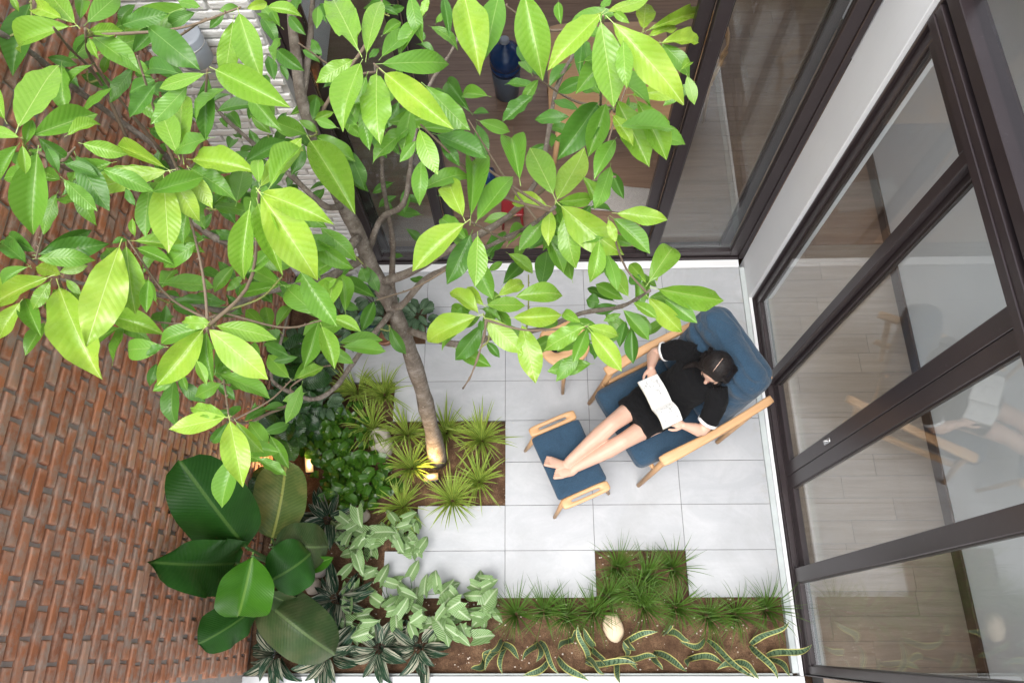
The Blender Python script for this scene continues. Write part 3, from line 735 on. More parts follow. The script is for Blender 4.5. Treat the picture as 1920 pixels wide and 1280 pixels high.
(0.381,0.775,3.258,0.284,0.763,3.206,0.056,3),(0.348,0.674,3.228,0.272,0.748,3.189,0.035,3),(0.319,0.643,3.231,0.211,0.658,3.204,0.047,3),(0.372,0.939,3.251,0.356,0.798,3.238,0.038,3),
(0.416,0.695,3.27,0.394,0.772,3.244,0.045,2),(-0.007,0.307,3.203,-0.064,0.467,3.172,0.073,0),(0.012,0.333,3.167,0.004,0.641,3.081,0.078,2),(0.031,0.337,3.139,0.14,0.533,3.099,0.079,2),
(-0.002,0.281,3.21,-0.157,0.152,3.152,0.103,0),(0.007,0.308,3.099,-0.069,0.165,3.041,0.072,3),(0.04,0.223,3.236,0.034,0.078,3.199,0.065,1),(0.281,0.678,2.751,0.195,0.913,2.727,0.115,1),
(0.295,0.665,2.738,0.413,0.939,2.654,0.111,0),(0.257,0.644,2.73,0.115,0.71,2.666,0.111,0),(0.267,0.597,2.769,0.256,0.465,2.756,0.065,0),(0.307,0.616,2.771,0.533,0.44,2.705,0.135,0),
(0.32,0.589,2.763,0.353,0.406,2.672,0.113,1),(0.253,0.615,2.689,0.149,0.511,2.628,0.087,2),(0.298,0.642,2.757,0.434,0.69,2.703,0.056,1),(0.397,0.763,2.737,0.449,0.664,2.682,0.052,1),
(0.442,0.466,2.772,0.413,0.329,2.712,0.111,1),(0.496,0.513,2.879,0.675,0.496,2.861,0.066,0),(0.489,0.525,2.827,0.618,0.404,2.787,0.091,2),(0.463,0.483,2.888,0.489,0.412,2.855,0.052,0),
(0.722,0.619,2.139,0.869,0.839,2.107,0.149,1),(0.752,0.58,2.143,1.068,0.563,2.045,0.113,1),(0.715,0.549,2.119,0.873,0.416,2.02,0.09,0),(0.791,0.554,2.093,0.929,0.441,2.074,0.103,2),
(0.641,0.507,2.157,0.741,0.435,2.143,0.083,1),(0.606,0.508,2.077,0.725,0.389,2.009,0.109,2),(0.645,0.432,2.04,0.647,0.283,1.99,0.074,3),(0.623,0.545,2.143,0.553,0.718,2.1,0.084,1),
(0.609,0.561,2.076,0.486,0.652,2.057,0.068,2),(0.577,0.582,2.014,0.453,0.685,1.958,0.042,3),(0.704,0.609,2.148,0.643,0.722,2.114,0.09,1),(0.681,0.597,2.147,0.636,0.648,2.134,0.061,0),
(0.595,0.492,2.074,0.517,0.465,2.054,0.076,2),(0.617,0.463,2.054,0.583,0.341,2.045,0.068,3),(0.59,0.546,2.036,0.461,0.539,2.014,0.054,3),(0.505,0.56,2.049,0.444,0.58,2.036,0.069,3),
(0.758,0.625,2.127,0.744,0.703,2.111,0.059,0),(0.381,0.165,2.697,0.233,0.104,2.628,0.095,1),(0.395,0.169,2.687,0.512,0.152,2.637,0.049,0),(0.404,0.155,2.675,0.51,0.014,2.644,0.077,0),
(0.395,0.186,2.625,0.342,0.061,2.611,0.055,2),(0.367,0.174,2.709,0.3,0.233,2.678,0.062,1),(0.402,0.13,2.629,0.422,0.071,2.62,0.045,2),(0.478,0.154,2.641,0.451,0.118,2.621,0.047,2),
(-0.019,0.315,2.461,-0.237,0.248,2.373,0.106,0),(-0.015,0.331,2.45,-0.137,0.449,2.431,0.08,0),(0.004,0.373,2.44,-0.069,0.465,2.425,0.05,0),(0.019,0.37,2.447,0.173,0.389,2.4,0.081,1),
(0.133,0.414,2.431,0.333,0.443,2.398,0.092,1),(0.124,0.308,2.46,0.315,0.322,2.447,0.09,0),(0.064,0.406,2.461,0.168,0.493,2.406,0.06,0),(0.011,0.306,2.468,0.161,0.171,2.42,0.126,0),
(0.157,0.281,2.448,0.208,0.066,2.371,0.131,0),(-0.006,0.325,2.352,-0.124,0.204,2.259,0.093,3),(-0.004,0.301,2.455,-0.004,0.257,2.446,0.039,0),(0.011,0.248,2.363,0.065,0.187,2.339,0.055,3),
(0.212,0.295,2.401,0.308,0.332,2.364,0.071,2),(0.087,0.875,1.947,0.204,0.798,1.883,0.073,1),(0.06,0.747,1.88,0.158,0.884,1.838,0.134,3),(0.243,0.734,1.873,0.278,0.963,1.82,0.141,3),
(-0.012,0.803,1.906,0.054,0.862,1.883,0.067,2),(-0.004,0.981,1.848,-0.005,0.909,1.825,0.086,3),(-0.028,0.896,1.879,0.07,1.054,1.837,0.097,3),(0.085,0.939,1.925,0.166,1.082,1.861,0.087,2),
(0.111,1.092,1.941,-0.039,1.076,1.924,0.068,2),(0.329,0.879,1.936,0.395,0.815,1.901,0.096,2),(0.189,0.958,1.849,0.298,1.036,1.823,0.092,3),(-0.949,0.85,3.422,-0.782,0.705,3.402,0.111,3),
(-0.826,0.662,3.438,-0.965,0.723,3.388,0.063,3),(-0.894,0.649,3.427,-0.988,0.637,3.391,0.048,3),(-0.879,0.614,3.445,-0.938,0.507,3.431,0.072,3),(-1.54,1.088,3.017,-1.47,1.038,2.973,0.06,3),
(-1.54,1.086,3.069,-1.458,1.092,3.023,0.062,3),(-1.54,1.17,2.887,-1.412,1.124,2.852,0.071,3),(-1.45,1.276,2.885,-1.494,1.22,2.838,0.065,2),(-1.454,1.445,2.837,-1.4,1.38,2.808,0.07,3),
(-1.36,1.455,2.832,-1.559,1.468,2.787,0.059,3),(-1.461,1.621,2.8,-1.521,1.527,2.792,0.072,3),(-1.54,1.282,3.069,-1.585,1.207,3.132,0.058,3),(-1.54,1.259,2.878,-1.585,1.254,2.919,0.052,3),
(-0.961,0.307,3.618,-0.904,0.364,3.594,0.066,1),(-0.927,0.29,3.604,-0.835,0.286,3.561,0.043,1),(-1.015,0.333,3.498,-0.928,0.196,3.443,0.07,3),(-1.023,0.293,3.521,-0.945,0.273,3.497,0.062,3),
(-0.998,0.228,3.542,-0.936,0.173,3.476,0.064,2),(-1.082,0.344,3.519,-1.05,0.285,3.5,0.042,3),(-0.857,0.226,3.502,-0.835,0.184,3.483,0.048,3),(-0.742,1.406,2.926,-0.675,1.327,2.907,0.075,3),
(-0.865,1.434,2.896,-0.794,1.325,2.874,0.081,3),(-0.61,1.385,2.985,-0.609,1.291,2.973,0.04,2),(-0.774,1.243,2.919,-0.665,1.156,2.897,0.068,3),(-0.677,1.252,2.906,-0.612,1.206,2.895,0.053,3),
(-0.806,1.216,2.916,-0.774,1.114,2.901,0.055,3),(-0.651,1.311,2.897,-0.607,1.237,2.888,0.046,3),(-0.733,1.441,2.904,-0.732,1.552,2.881,0.062,3),(-0.6,1.397,2.899,-0.641,1.496,2.893,0.062,3),
(-0.751,1.17,2.918,-0.722,1.114,2.899,0.04,3),(-0.431,1.555,2.669,-0.356,1.639,2.661,0.068,2),(-0.439,1.751,2.604,-0.366,1.798,2.585,0.071,3),(-0.424,1.815,2.585,-0.58,1.875,2.519,0.066,3),
(-0.502,1.496,2.595,-0.464,1.565,2.588,0.063,3),(-0.44,1.631,2.608,-0.369,1.706,2.595,0.07,3),(-0.465,1.77,2.615,-0.388,1.743,2.596,0.065,3),(-0.209,1.641,2.64,-0.173,1.703,2.635,0.063,2),
(-0.276,1.592,2.62,-0.254,1.595,2.616,0.035,3),]
LIMBS = [
('trunk',[(-0.475,0.327,-0.04),(-0.478,0.471,0.44),(-0.496,0.624,0.85),(-0.538,0.758,1.21),(-0.574,0.846,1.42),(-0.613,0.909,1.59),(-0.649,0.973,1.74),(-0.678,1.048,1.91),(-0.718,1.106,2.04),(-0.756,1.197,2.24),(-0.784,1.277,2.41),(-0.803,1.341,2.53),(-0.793,1.434,2.67),(-0.78,1.509,2.8),(-0.758,1.583,2.92)],0.082,0.03),
('branch',[(-0.556,0.805,1.21),(-0.389,0.694,1.359),(-0.215,0.584,1.508),(-0.053,0.545,1.657),(0.081,0.524,1.806),(0.227,0.47,1.954),(0.416,0.484,2.103),(0.556,0.44,2.252),(0.61,0.405,2.401),(0.646,0.373,2.55)],0.034,0.008),
('branch',[(-0.574,0.856,1.42),(-0.48,0.756,1.631),(-0.34,0.787,1.843),(-0.216,0.736,2.054),(-0.073,0.691,2.266),(0.075,0.646,2.477),(0.205,0.591,2.689),(0.279,0.53,2.9)],0.03,0.008),
('branch',[(-0.613,0.909,1.59),(-0.421,0.889,1.747),(-0.265,0.893,1.903),(-0.094,0.89,2.06),(0.112,0.934,2.217),(0.233,1.024,2.373),(0.28,1.157,2.53),(0.312,1.247,2.687),(0.404,1.319,2.843),(0.469,1.288,3)],0.036,0.008),
('branch',[(0.117,0.819,2.4),(0.34,0.914,2.567),(0.46,0.992,2.733),(0.516,0.98,2.9)],0.016,0.008),
('branch',[(-0.613,0.952,1),(-0.617,1.077,1.257),(-0.571,1.179,1.514),(-0.553,1.225,1.771),(-0.534,1.248,2.029),(-0.491,1.277,2.286),(-0.453,1.306,2.543),(-0.42,1.272,2.8)],0.03,0.009),
('branch',[(-0.652,1.021,1.74),(-0.563,1.128,1.877),(-0.43,1.117,2.014),(-0.379,1.206,2.151),(-0.344,1.272,2.289),(-0.271,1.461,2.426),(-0.138,1.576,2.563),(-0.058,1.68,2.7)],0.028,0.008),
('branch',[(-0.564,0.83,1.42),(-0.679,0.619,1.473),(-0.753,0.449,1.527),(-0.799,0.33,1.58),(-0.871,0.251,1.633),(-0.949,0.249,1.687),(-1.071,0.314,1.74),(-1.04,0.424,1.793),(-0.997,0.584,1.847),(-0.97,0.673,1.9)],0.026,0.008),
('branch',[(-0.912,0.206,1.75),(-0.998,0.109,1.883),(-1.055,0.019,2.017),(-1.069,-0.001,2.15)],0.014,0.006),
('branch',[(-0.928,0.233,1.75),(-0.948,0.252,1.817),(-0.797,0.319,1.883),(-0.728,0.307,1.95)],0.008,0.004),
('branch',[(-0.65,0.989,1.74),(-0.775,0.833,1.852),(-0.84,0.725,1.964),(-0.925,0.65,2.077),(-1.045,0.549,2.189),(-1.095,0.426,2.301),(-1.211,0.42,2.413),(-1.305,0.405,2.526),(-1.41,0.373,2.638),(-1.518,0.355,2.75)],0.036,0.009),
('branch',[(-0.663,1.001,1.91),(-0.719,0.87,1.986),(-0.817,0.869,2.063),(-0.98,0.86,2.139),(-1.174,0.806,2.215),(-1.312,0.881,2.292),(-1.386,1.062,2.368),(-1.423,1.133,2.445),(-1.58,1.215,2.584),(-1.58,1.13,2.88),(-1.58,1.083,3.094),(-1.58,1.011,3.289)],0.034,0.014),
('branch',[(-0.718,1.103,2.04),(-0.763,1.012,2.183),(-0.874,1.074,2.327),(-0.946,1.092,2.47),(-0.98,1.073,2.613),(-1.058,1.112,2.757),(-1.038,1.147,2.9)],0.026,0.008),
('branch',[(-0.912,0.242,2.7),(-0.832,0.095,2.95),(-0.728,-0.044,3.2)],0.01,0.006),
('branch',[(-1.361,0.939,2.2),(-1.15,0.753,2.7),(-0.901,0.498,3.2)],0.012,0.006),
('branch',[(-1.359,1.053,2.55),(-1.361,1.045,2.85),(-1.317,0.999,3.15),(-1.126,0.825,3.45)],0.012,0.005),
('branch',[(-1.477,1.062,2.6),(-1.456,1.132,2.9),(-1.363,1,3.2),(-1.182,0.783,3.5)],0.012,0.005),
('branch',[(-1.432,0.999,2.4),(-1.512,0.822,2.7),(-1.443,0.669,3),(-1.335,0.529,3.3)],0.011,0.006),
('branch',[(-0.803,1.341,2.53),(-0.75,1.507,2.653),(-0.712,1.59,2.777),(-0.668,1.602,2.9)],0.03,0.012),
('branch',[(-0.784,1.277,2.41),(-0.643,1.46,2.507),(-0.492,1.639,2.603),(-0.435,1.785,2.7)],0.016,0.008),
('branch',[(0.02,0.281,2.5),(-0,0.233,2.4),(-0.049,0.135,2.3),(-0.093,0.106,2.2)],0.009,0.004),
('branch',[(0.461,1.042,2.3),(0.518,1.038,2.325),(0.574,1.03,2.35)],0.008,0.006),
]
TWIGS = [
((-1.164,0.86,3.39),(-1.139,0.857,3.401),(-1.148,0.858,3.42)),
((-1.58,1.04,3.211),(-1.514,1.094,3.215),(-1.5,1.171,3.257)),
((-1.357,0.557,3.24),(-1.297,0.477,3.315),(-1.207,0.425,3.463)),
((-1.241,0.93,3.27),(-1.008,0.943,3.266),(-0.814,0.941,3.368)),
((-0.951,0.549,3.1),(-0.786,0.473,3.308),(-0.603,0.446,3.681)),
((-1.164,0.86,3.39),(-0.915,0.927,3.343),(-0.689,0.937,3.412)),
((-0.749,-0.016,3.15),(-0.768,0.147,3.213),(-0.799,0.369,3.386)),
((-0.811,0.067,3),(-0.932,0.126,3.07),(-0.997,0.234,3.221)),
((-1.496,0.359,2.728),(-1.423,0.254,2.837),(-1.31,0.205,3.041)),
((-1.4,0.613,3.12),(-1.328,0.384,3.143),(-1.203,0.137,3.297)),
((-0.88,0.183,2.8),(-1.022,0.146,2.808),(-1.212,0.145,2.9)),
((-1.326,0.399,2.548),(-1.195,0.333,2.593),(-1.122,0.27,2.707)),
((-0.749,-0.016,3.15),(-0.728,0.002,3.157),(-0.744,-0.03,3.169)),
((-1.23,0.417,2.436),(-1.112,0.213,2.46),(-1.047,0.064,2.585)),
((-0.811,0.067,3),(-0.759,-0.095,2.99),(-0.683,-0.269,3.067)),
((-0.896,0.212,2.75),(-0.688,0.168,2.713),(-0.534,0.173,2.763)),
((-1.014,0.52,1.825),(-1.025,0.524,1.873),(-1.011,0.486,1.952)),
((-0.102,0.7,2.223),(-0.291,0.553,2.257),(-0.434,0.419,2.403)),
((-0.697,0.922,1.956),(-0.665,0.882,1.948),(-0.614,0.819,1.971)),
((-0.633,0.704,1.452),(-0.574,0.683,1.466),(-0.566,0.701,1.5)),
((-1.066,0.003,2.123),(-0.9,0.065,2.191),(-0.762,0.099,2.353)),
((-0.749,-0.016,3.15),(-0.553,0.017,3.366),(-0.397,0.043,3.75)),
((-0.788,1.29,2.434),(-0.742,1.21,2.454),(-0.748,1.146,2.515)),
((-0.903,1.081,2.384),(-0.949,1.151,2.368),(-0.985,1.253,2.398)),
((-0.912,0.242,2.7),(-0.789,0.292,2.701),(-0.7,0.345,2.76)),
((-1.192,0.79,2.6),(-1.079,0.735,2.6),(-0.937,0.72,2.665)),
((0.264,0.542,2.858),(0.022,0.606,3.065),(-0.246,0.656,3.464)),
((0.22,0.579,2.731),(0.117,0.664,2.85),(-0.011,0.764,3.079)),
((0.264,0.542,2.858),(0.073,0.503,3.042),(-0.117,0.505,3.382)),
((0.456,1.294,2.969),(0.252,1.111,3.123),(0.022,0.985,3.45)),
((0.505,0.983,2.867),(0.359,0.905,2.992),(0.217,0.797,3.238)),
((0.46,0.992,2.733),(0.429,0.744,3.099),(0.377,0.545,3.726)),
((0.495,1.039,2.315),(0.615,1.476,2.221),(0.766,1.872,2.336)),
((0.505,0.983,2.867),(0.49,0.826,3.03),(0.459,0.624,3.335)),
((0.153,0.613,2.604),(0.109,0.447,2.822),(0.02,0.286,3.208)),
((0.22,0.579,2.731),(0.276,0.623,2.727),(0.285,0.639,2.744)),
((0.639,0.379,2.52),(0.542,0.433,2.647),(0.466,0.503,2.872)),
((0.02,0.281,2.5),(0.18,0.218,2.543),(0.39,0.168,2.69)),
((-0.01,0.214,2.38),(0.025,0.25,2.394),(0.004,0.335,2.44)),
((0.169,0.492,1.895),(0.18,0.597,1.899),(0.183,0.748,1.966)),
((-0.951,0.549,3.1),(-0.947,0.603,3.262),(-0.892,0.639,3.531)),
((-1.456,1.132,2.9),(-1.494,1.124,2.9),(-1.5,1.169,2.914)),
((-1.357,0.557,3.24),(-1.172,0.427,3.348),(-0.945,0.28,3.603)),
((-0.426,1.279,2.749),(-0.533,1.198,2.839),(-0.651,1.177,3.016)),
((-0.469,1.697,2.642),(-0.452,1.689,2.659),(-0.402,1.625,2.704)),
]
SPIKY = [(-1.088, 0.827), (-0.886, 0.812), (-0.952, 0.555), (-0.7, 0.51), (-0.658, 0.267), (-0.422, 0.519), (-0.166, 0.463), (-0.184, 0.168), (-0.366, 0.038), (-0.709, -0.002)]
GRASS = [(0.075, -0.698), (0.254, -0.676), (0.401, -0.708), (0.573, -0.689), (0.749, -0.413), (0.93, -0.471), (1.108, -0.415), (0.68, -0.592), (0.907, -0.658), (1.112, -0.658), (1.311, -0.71), (1.492, -0.701), (1.689, -0.67), (0.854, -0.57)]
STRO = [(-1.09, -0.605), (-0.788, -0.903), (-0.54, -0.894), (-1.118, -0.937), (-1.436, -0.93), (-1.185, -0.107)]
CALA = [(-0.64, 1.362), (-0.854, 1.3), (-1.076, 1.197), (-1.216, 1.348), (-1.378, 0.971), (-1.273, 0.688), (-1.513, 1.139), (-1.539, 0.85), (-0.989, 1.52)]
STONES = [(-0.881, 0.444), (-0.976, -0.059), (-1.279, -0.521), (-1.26, -0.426), (0.698, -0.779), (-1.531, -0.934), (-0.274, -0.663)]
SANS = [((-0.009, -0.868, 0.05), [(-0.114, -1.025, 0.14), (-0.01, -1.05, 0.14), (-0.083, -0.919, 0.14), (0.099, -0.959, 0.14)]), ((-0.132, -0.981, 0.05), [(-0.083, -0.903, 0.14), (-0.191, -1.029, 0.14), (-0.071, -0.949, 0.14)]), ((0.216, -0.868, 0.05), [(0.116, -0.969, 0.14), (0.344, -1.04, 0.14), (0.209, -0.98, 0.14)]), ((0.281, -0.987, 0.05), [(0.12, -1.067, 0.14)]), ((0.338, -0.961, 0.05), [(0.51, -1.097, 0.14)]), ((0.516, -0.967, 0.05), [(0.468, -0.765, 0.14), (0.616, -1.04, 0.14), (0.813, -1.005, 0.14)]), ((0.563, -0.9, 0.05), [(0.495, -0.786, 0.14), (0.63, -1.02, 0.14)]), ((0.408, -0.847, 0.05), [(0.336, -0.909, 0.14), (0.472, -0.817, 0.14)]), ((0.694, -0.962, 0.05), [(0.71, -1.099, 0.14), (0.818, -1.015, 0.14)]), ((0.767, -0.858, 0.05), [(0.959, -0.802, 0.14), (0.808, -0.92, 0.14)]), ((0.772, -0.951, 0.05), [(0.941, -0.965, 0.14), (0.746, -0.859, 0.14)]), ((0.952, -0.931, 0.05), [(1.12, -1.025, 0.14), (0.953, -1.025, 0.14)]), ((1.044, -0.817, 0.05), [(1.152, -0.849, 0.14), (1.027, -0.777, 0.14)]), ((1.285, -0.87, 0.05), [(1.095, -0.882, 0.14), (1.507, -1.075, 0.14)]), ((1.166, -0.952, 0.05), [(1.367, -0.991, 0.14), (1.138, -1.01, 0.14)]), ((1.444, -0.983, 0.05), [(1.568, -1.06, 0.14), (1.293, -1.02, 0.14)]), ((1.577, -0.886, 0.05), [(1.758, -0.735, 0.14), (1.651, -1.08, 0.14)]), ((1.672, -0.963, 0.05), [(1.874, -0.876, 0.14), (1.73, -1.05, 0.14)])]
SYNG = [(-0.993, -0.151), (-0.89, -0.339), (-0.725, -0.17), (-0.602, -0.153), (-0.612, -0.307), (-1.071, -0.271), (-0.947, -0.505), (-0.766, -0.636), (-0.857, -0.794), (-0.599, -0.572), (-0.427, -0.572), (-0.488, -0.763), (-0.321, -0.701), (-0.154, -0.605), (-0.085, -0.669), (-0.384, -0.826), (-0.184, -0.826), (-0.66, -0.7), (-0.847, -0.204)]
BIG = [((-1.374,-0.386,1.0),(-1.56,-0.032,1.53),.436),((-1.487,-0.455,.85),(-1.57,-0.526,1.58),.358),((-1.258,-0.455,1.2),(-1.348,-0.75,1.05),.299),((-1.323,-0.312,.75),(-1.278,0.14,.8),.348),((-1.277,-0.369,.85),(-0.988,-0.353,.7),.259),((-1.237,-0.559,.95),(-1.052,-0.403,.85),.271),((-1.406,-0.622,.6),(-0.967,-0.935,.5),.385),((-1.376,-0.67,.7),(-1.56,-0.874,.97),.261),((-1.351,-0.595,.7),(-1.223,-0.64,.5),.126),((-1.232,-0.459,.65),(-0.984,-0.41,.65),.093)]
# ------------------------------------------------------------------ leaf meshes
def leaf_mesh(name, mat, prof, n=9, m=3, arch=.06, fold=.10, wave=.02, nw=3, tipcurl=0, seed=0, stem=.08, notch=0, skew=0):
    """length 1 along +Y, full width 1 in X, normal +Z; prof(t) = half width 0..1"""
    rnd = random.Random(seed); ph = rnd.uniform(0, 6.28); b = MB(); rows = []; uvs = []
    for i in range(n + 1):
        t = i / n; w = max(.004, prof(t) * .5)
        r = []; u = []
        for j in range(-m, m + 1):
            s_ = j / m; x = s_ * w
            z_ = arch * 4 * t * (1 - t) + abs(s_) * w * fold * 2 + wave * abs(s_) ** 2 * sin(t * nw * 2 * pi + ph + (1.1 if s_ > 0 else 0)) - tipcurl * max(0, t - .6) ** 2 * 4
            y = t - notch * (abs(s_) ** 1.5) * (1 - t) ** 3
            x += skew * sin(t * pi) * .1
            r.append((x, y, z_)); u.append((.5 + x, t))
        rows.append(r); uvs.append(u)
    b.grid(rows, uvs)
    if stem:
        b.grid([[(-.014, -stem, -stem * .3), (.014, -stem, -stem * .3)], [(-.010, 0.03, .012), (.010, .03, .012)]], [[(.5, 0), (.5, 0)], [(.5, .1), (.5, .1)]])
    return b.mesh(name, mat)
def prof_tree(t): return (sin(pi * t) ** .82) * (.93 + .13 * t) * (1 if t < .80 else max(0, 1 - (t - .80) * 2.0))
def prof_big(t): return max(0, 1 - abs(2 * t - 1) ** 2.9) ** .62
def prof_heart(t): return min(1, 1.15 * (1 - t) ** .62 * (t * 4 + .35) ** .5 * .98) if t < 1 else 0
def prof_arrow(t): return max(0, (1 - t ** 1.5)) ** .95 * (1.0 if t > .2 else .72 + 1.4 * t)
def prof_ellip(t): return sin(pi * t ** .95) ** .7
def prof_lance(t): return sin(pi * t ** .8) ** .75

def put_leaf(me, parent, base, tip, width, roll=0, ref=(.15, -.1, 1), name='leaf'):
    base = Vector(base); tip = Vector(tip); d = tip - base; L = d.length; y = d.normalized()
    x = y.cross(Vector(ref)).normalized(); z = x.cross(y)
    q = Matrix.Rotation(roll, 3, y); x = q @ x; z = q @ z
    mw = Matrix.Translation(base - parent.location) @ Matrix((x * width, y * L, z * L)).transposed().to_4x4()
    return link(name, me, parent, mw)

# ------------------------------------------------------------------ the tree
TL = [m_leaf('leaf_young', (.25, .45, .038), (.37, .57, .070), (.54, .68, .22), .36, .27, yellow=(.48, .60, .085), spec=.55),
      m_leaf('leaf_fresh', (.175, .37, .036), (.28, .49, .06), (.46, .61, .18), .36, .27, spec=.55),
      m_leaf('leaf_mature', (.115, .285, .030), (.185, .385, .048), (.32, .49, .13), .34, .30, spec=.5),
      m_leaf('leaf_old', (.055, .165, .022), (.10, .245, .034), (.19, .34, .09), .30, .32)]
tl = []
for k, mt in enumerate(TL):
    v = []
    for s in range(14):
        r = random.Random(100 + s * 7 + k)
        v.append(leaf_mesh('leaf', mt, prof_tree, 12, 3, r.uniform(-.01, .09), r.uniform(-.04, .24), r.choice((.006, .012, .02, .035, .05)), r.choice((1.3, 2, 3, 4)), r.uniform(-.12, .34), s, .10, 0, r.uniform(-.5, .5)))
    tl.append(v)

def m_bark():
    s = N('bark'); co = s.coord(); uv = s.coord('UV'); r = s.n('ShaderNodeNewGeometry').outputs['Position']
    a = s.noise(14, 8, .7, r); b = s.noise(60, 6, .75, s.mapping(r, (1, 1, .5))); ring = s.noise(1, 4, .6, s.mapping(uv, (3, 34, 1)))
    c = s.ramp(a, [(.3, (.11, .088, .070)), (.5, (.20, .168, .138)), (.68, (.30, .265, .23))])
    c = s.mix(s.ramp(ring, [(.40, (.4, .4, .4)), (.55, (0, 0, 0))]), c, (.095, .072, .055))
    k = s.ramp(s.noise(85, 3, .6, r), [(.62, (0, 0, 0)), (.70, (.8, .8, .8))])
    c = s.mix(k, c, (.40, .37, .32))
    return s.done(s.bsdf(c, .85, s.bump(s.math('ADD', b, ring), .75, .012), spec=.25))
M['bark'] = m_bark()
M['twig'] = plain('twig_bark', (.17, .125, .085), .8, .16, 60, .5)
M['green_twig'] = plain('green_twig', (.20, .22, .06), .6, .14, 40, .3)

tree = thing('champaca_tree', 'slender tree with bright green leaves growing from the bed', 'tree', (-.475, .327, -.04))
TO = Vector(tree.location)
for k, (nm, pts, r0, r1) in enumerate(LIMBS):
    n = max(8, len(pts) * (5 if nm == 'trunk' else 3)); c = curve_pts(pts, n); b = MB()
    rad = []
    for i in range(n + 1):
        t = i / n
        if nm == 'trunk':
            r = .036 * (1 - t) ** .8 + .015
            r += .022 * max(0, 1 - t * 16)
            for kn in (.10, .16, .24, .33, .43): r += .006 * math.exp(-((t - kn) / .012) ** 2)
        else: r = .72 * (r0 + (r1 - r0) * t ** .7) + .0015 * sin(i * 2.1 + k)
        rad.append(max(.003, r))
    b.tube([p - TO for p in c], rad, 14 if nm == 'trunk' else 8, wob=.16 if nm == 'trunk' else .12, seed=k, round_caps=False)
    b.obj(nm, M['bark'] if nm == 'trunk' or r0 > .02 else M['twig'], tree)
for k, (a, m_, e) in enumerate(TWIGS):
    c = curve_pts([a, m_, e], 9); b = MB(); L = (Vector(a) - Vector(e)).length
    b.tube([p - TO for p in c], [.003 + .0032 * (1 - i / 9) * min(1, .3 + L) for i in range(10)], 6, wob=.2, seed=k)
    for i in (5, 6, 7, 8): # leaf scars
        q = c[i] - TO; b.tube([q, q + Vector((random.uniform(-1, 1), random.uniform(-1, 1), random.uniform(0, 1))).normalized() * .009], [.0035, .002], 5, round_caps=False)
    b.obj('twig', M['green_twig'] if L < .3 else M['twig'], tree)
LEAVES.sort(key=lambda l: -(Vector(l[:3]) - Vector(l[3:6])).length * l[6] / (5.4 - l[2]) ** 2)
restl = [MB() for _ in range(4)]
for i, l in enumerate(LEAVES):
    rnd = random.Random(i * 31)
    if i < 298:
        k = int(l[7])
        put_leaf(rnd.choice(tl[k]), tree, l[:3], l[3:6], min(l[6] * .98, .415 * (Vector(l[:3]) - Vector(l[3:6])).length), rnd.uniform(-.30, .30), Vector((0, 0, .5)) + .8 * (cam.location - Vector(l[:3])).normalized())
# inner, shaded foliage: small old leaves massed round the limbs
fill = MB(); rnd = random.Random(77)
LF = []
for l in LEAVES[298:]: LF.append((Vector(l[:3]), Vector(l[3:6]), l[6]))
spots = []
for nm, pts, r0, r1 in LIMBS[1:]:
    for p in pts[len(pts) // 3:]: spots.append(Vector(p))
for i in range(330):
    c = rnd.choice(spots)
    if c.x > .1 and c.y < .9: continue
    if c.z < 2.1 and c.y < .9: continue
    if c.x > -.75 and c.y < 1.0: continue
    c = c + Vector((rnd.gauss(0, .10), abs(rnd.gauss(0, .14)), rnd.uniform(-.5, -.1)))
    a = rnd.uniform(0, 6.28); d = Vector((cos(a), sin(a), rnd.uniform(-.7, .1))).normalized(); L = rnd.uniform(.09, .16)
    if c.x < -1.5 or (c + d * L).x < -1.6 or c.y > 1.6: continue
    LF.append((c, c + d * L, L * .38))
# mature leaves one tier below the young rosettes
LM = []
for l in LEAVES[:298]:
    for rep_ in range(2):
        if l[7] > 1 or rnd.random() > (.85, .5)[rep_]: continue
        c = Vector(l[:3]).lerp(Vector(l[3:6]), rnd.uniform(-.25, .5)) + Vector((rnd.gauss(0, .035), rnd.gauss(0, .035), rnd.uniform(-.30, -.07)))
        a = rnd.uniform(0, 6.28); d = Vector((cos(a), sin(a), rnd.uniform(-.6, .05))).normalized(); L = rnd.uniform(.10, .18)
        if (c + d * L).x < -1.6: continue
        LM.append((c, c + d * L, L * rnd.uniform(.34, .42)))
fill2 = MB()
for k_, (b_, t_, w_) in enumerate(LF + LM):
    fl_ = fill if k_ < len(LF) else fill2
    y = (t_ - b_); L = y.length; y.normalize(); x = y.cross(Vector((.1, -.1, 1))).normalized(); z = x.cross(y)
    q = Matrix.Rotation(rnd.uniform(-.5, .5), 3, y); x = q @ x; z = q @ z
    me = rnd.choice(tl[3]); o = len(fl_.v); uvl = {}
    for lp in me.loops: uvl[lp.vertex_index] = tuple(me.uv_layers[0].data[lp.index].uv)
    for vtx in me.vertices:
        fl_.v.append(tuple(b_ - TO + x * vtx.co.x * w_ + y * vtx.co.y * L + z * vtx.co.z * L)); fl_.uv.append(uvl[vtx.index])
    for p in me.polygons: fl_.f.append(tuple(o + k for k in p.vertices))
stuff(fill.obj('foliage', TL[3], tree)); stuff(fill2.obj('foliage', TL[2], tree))

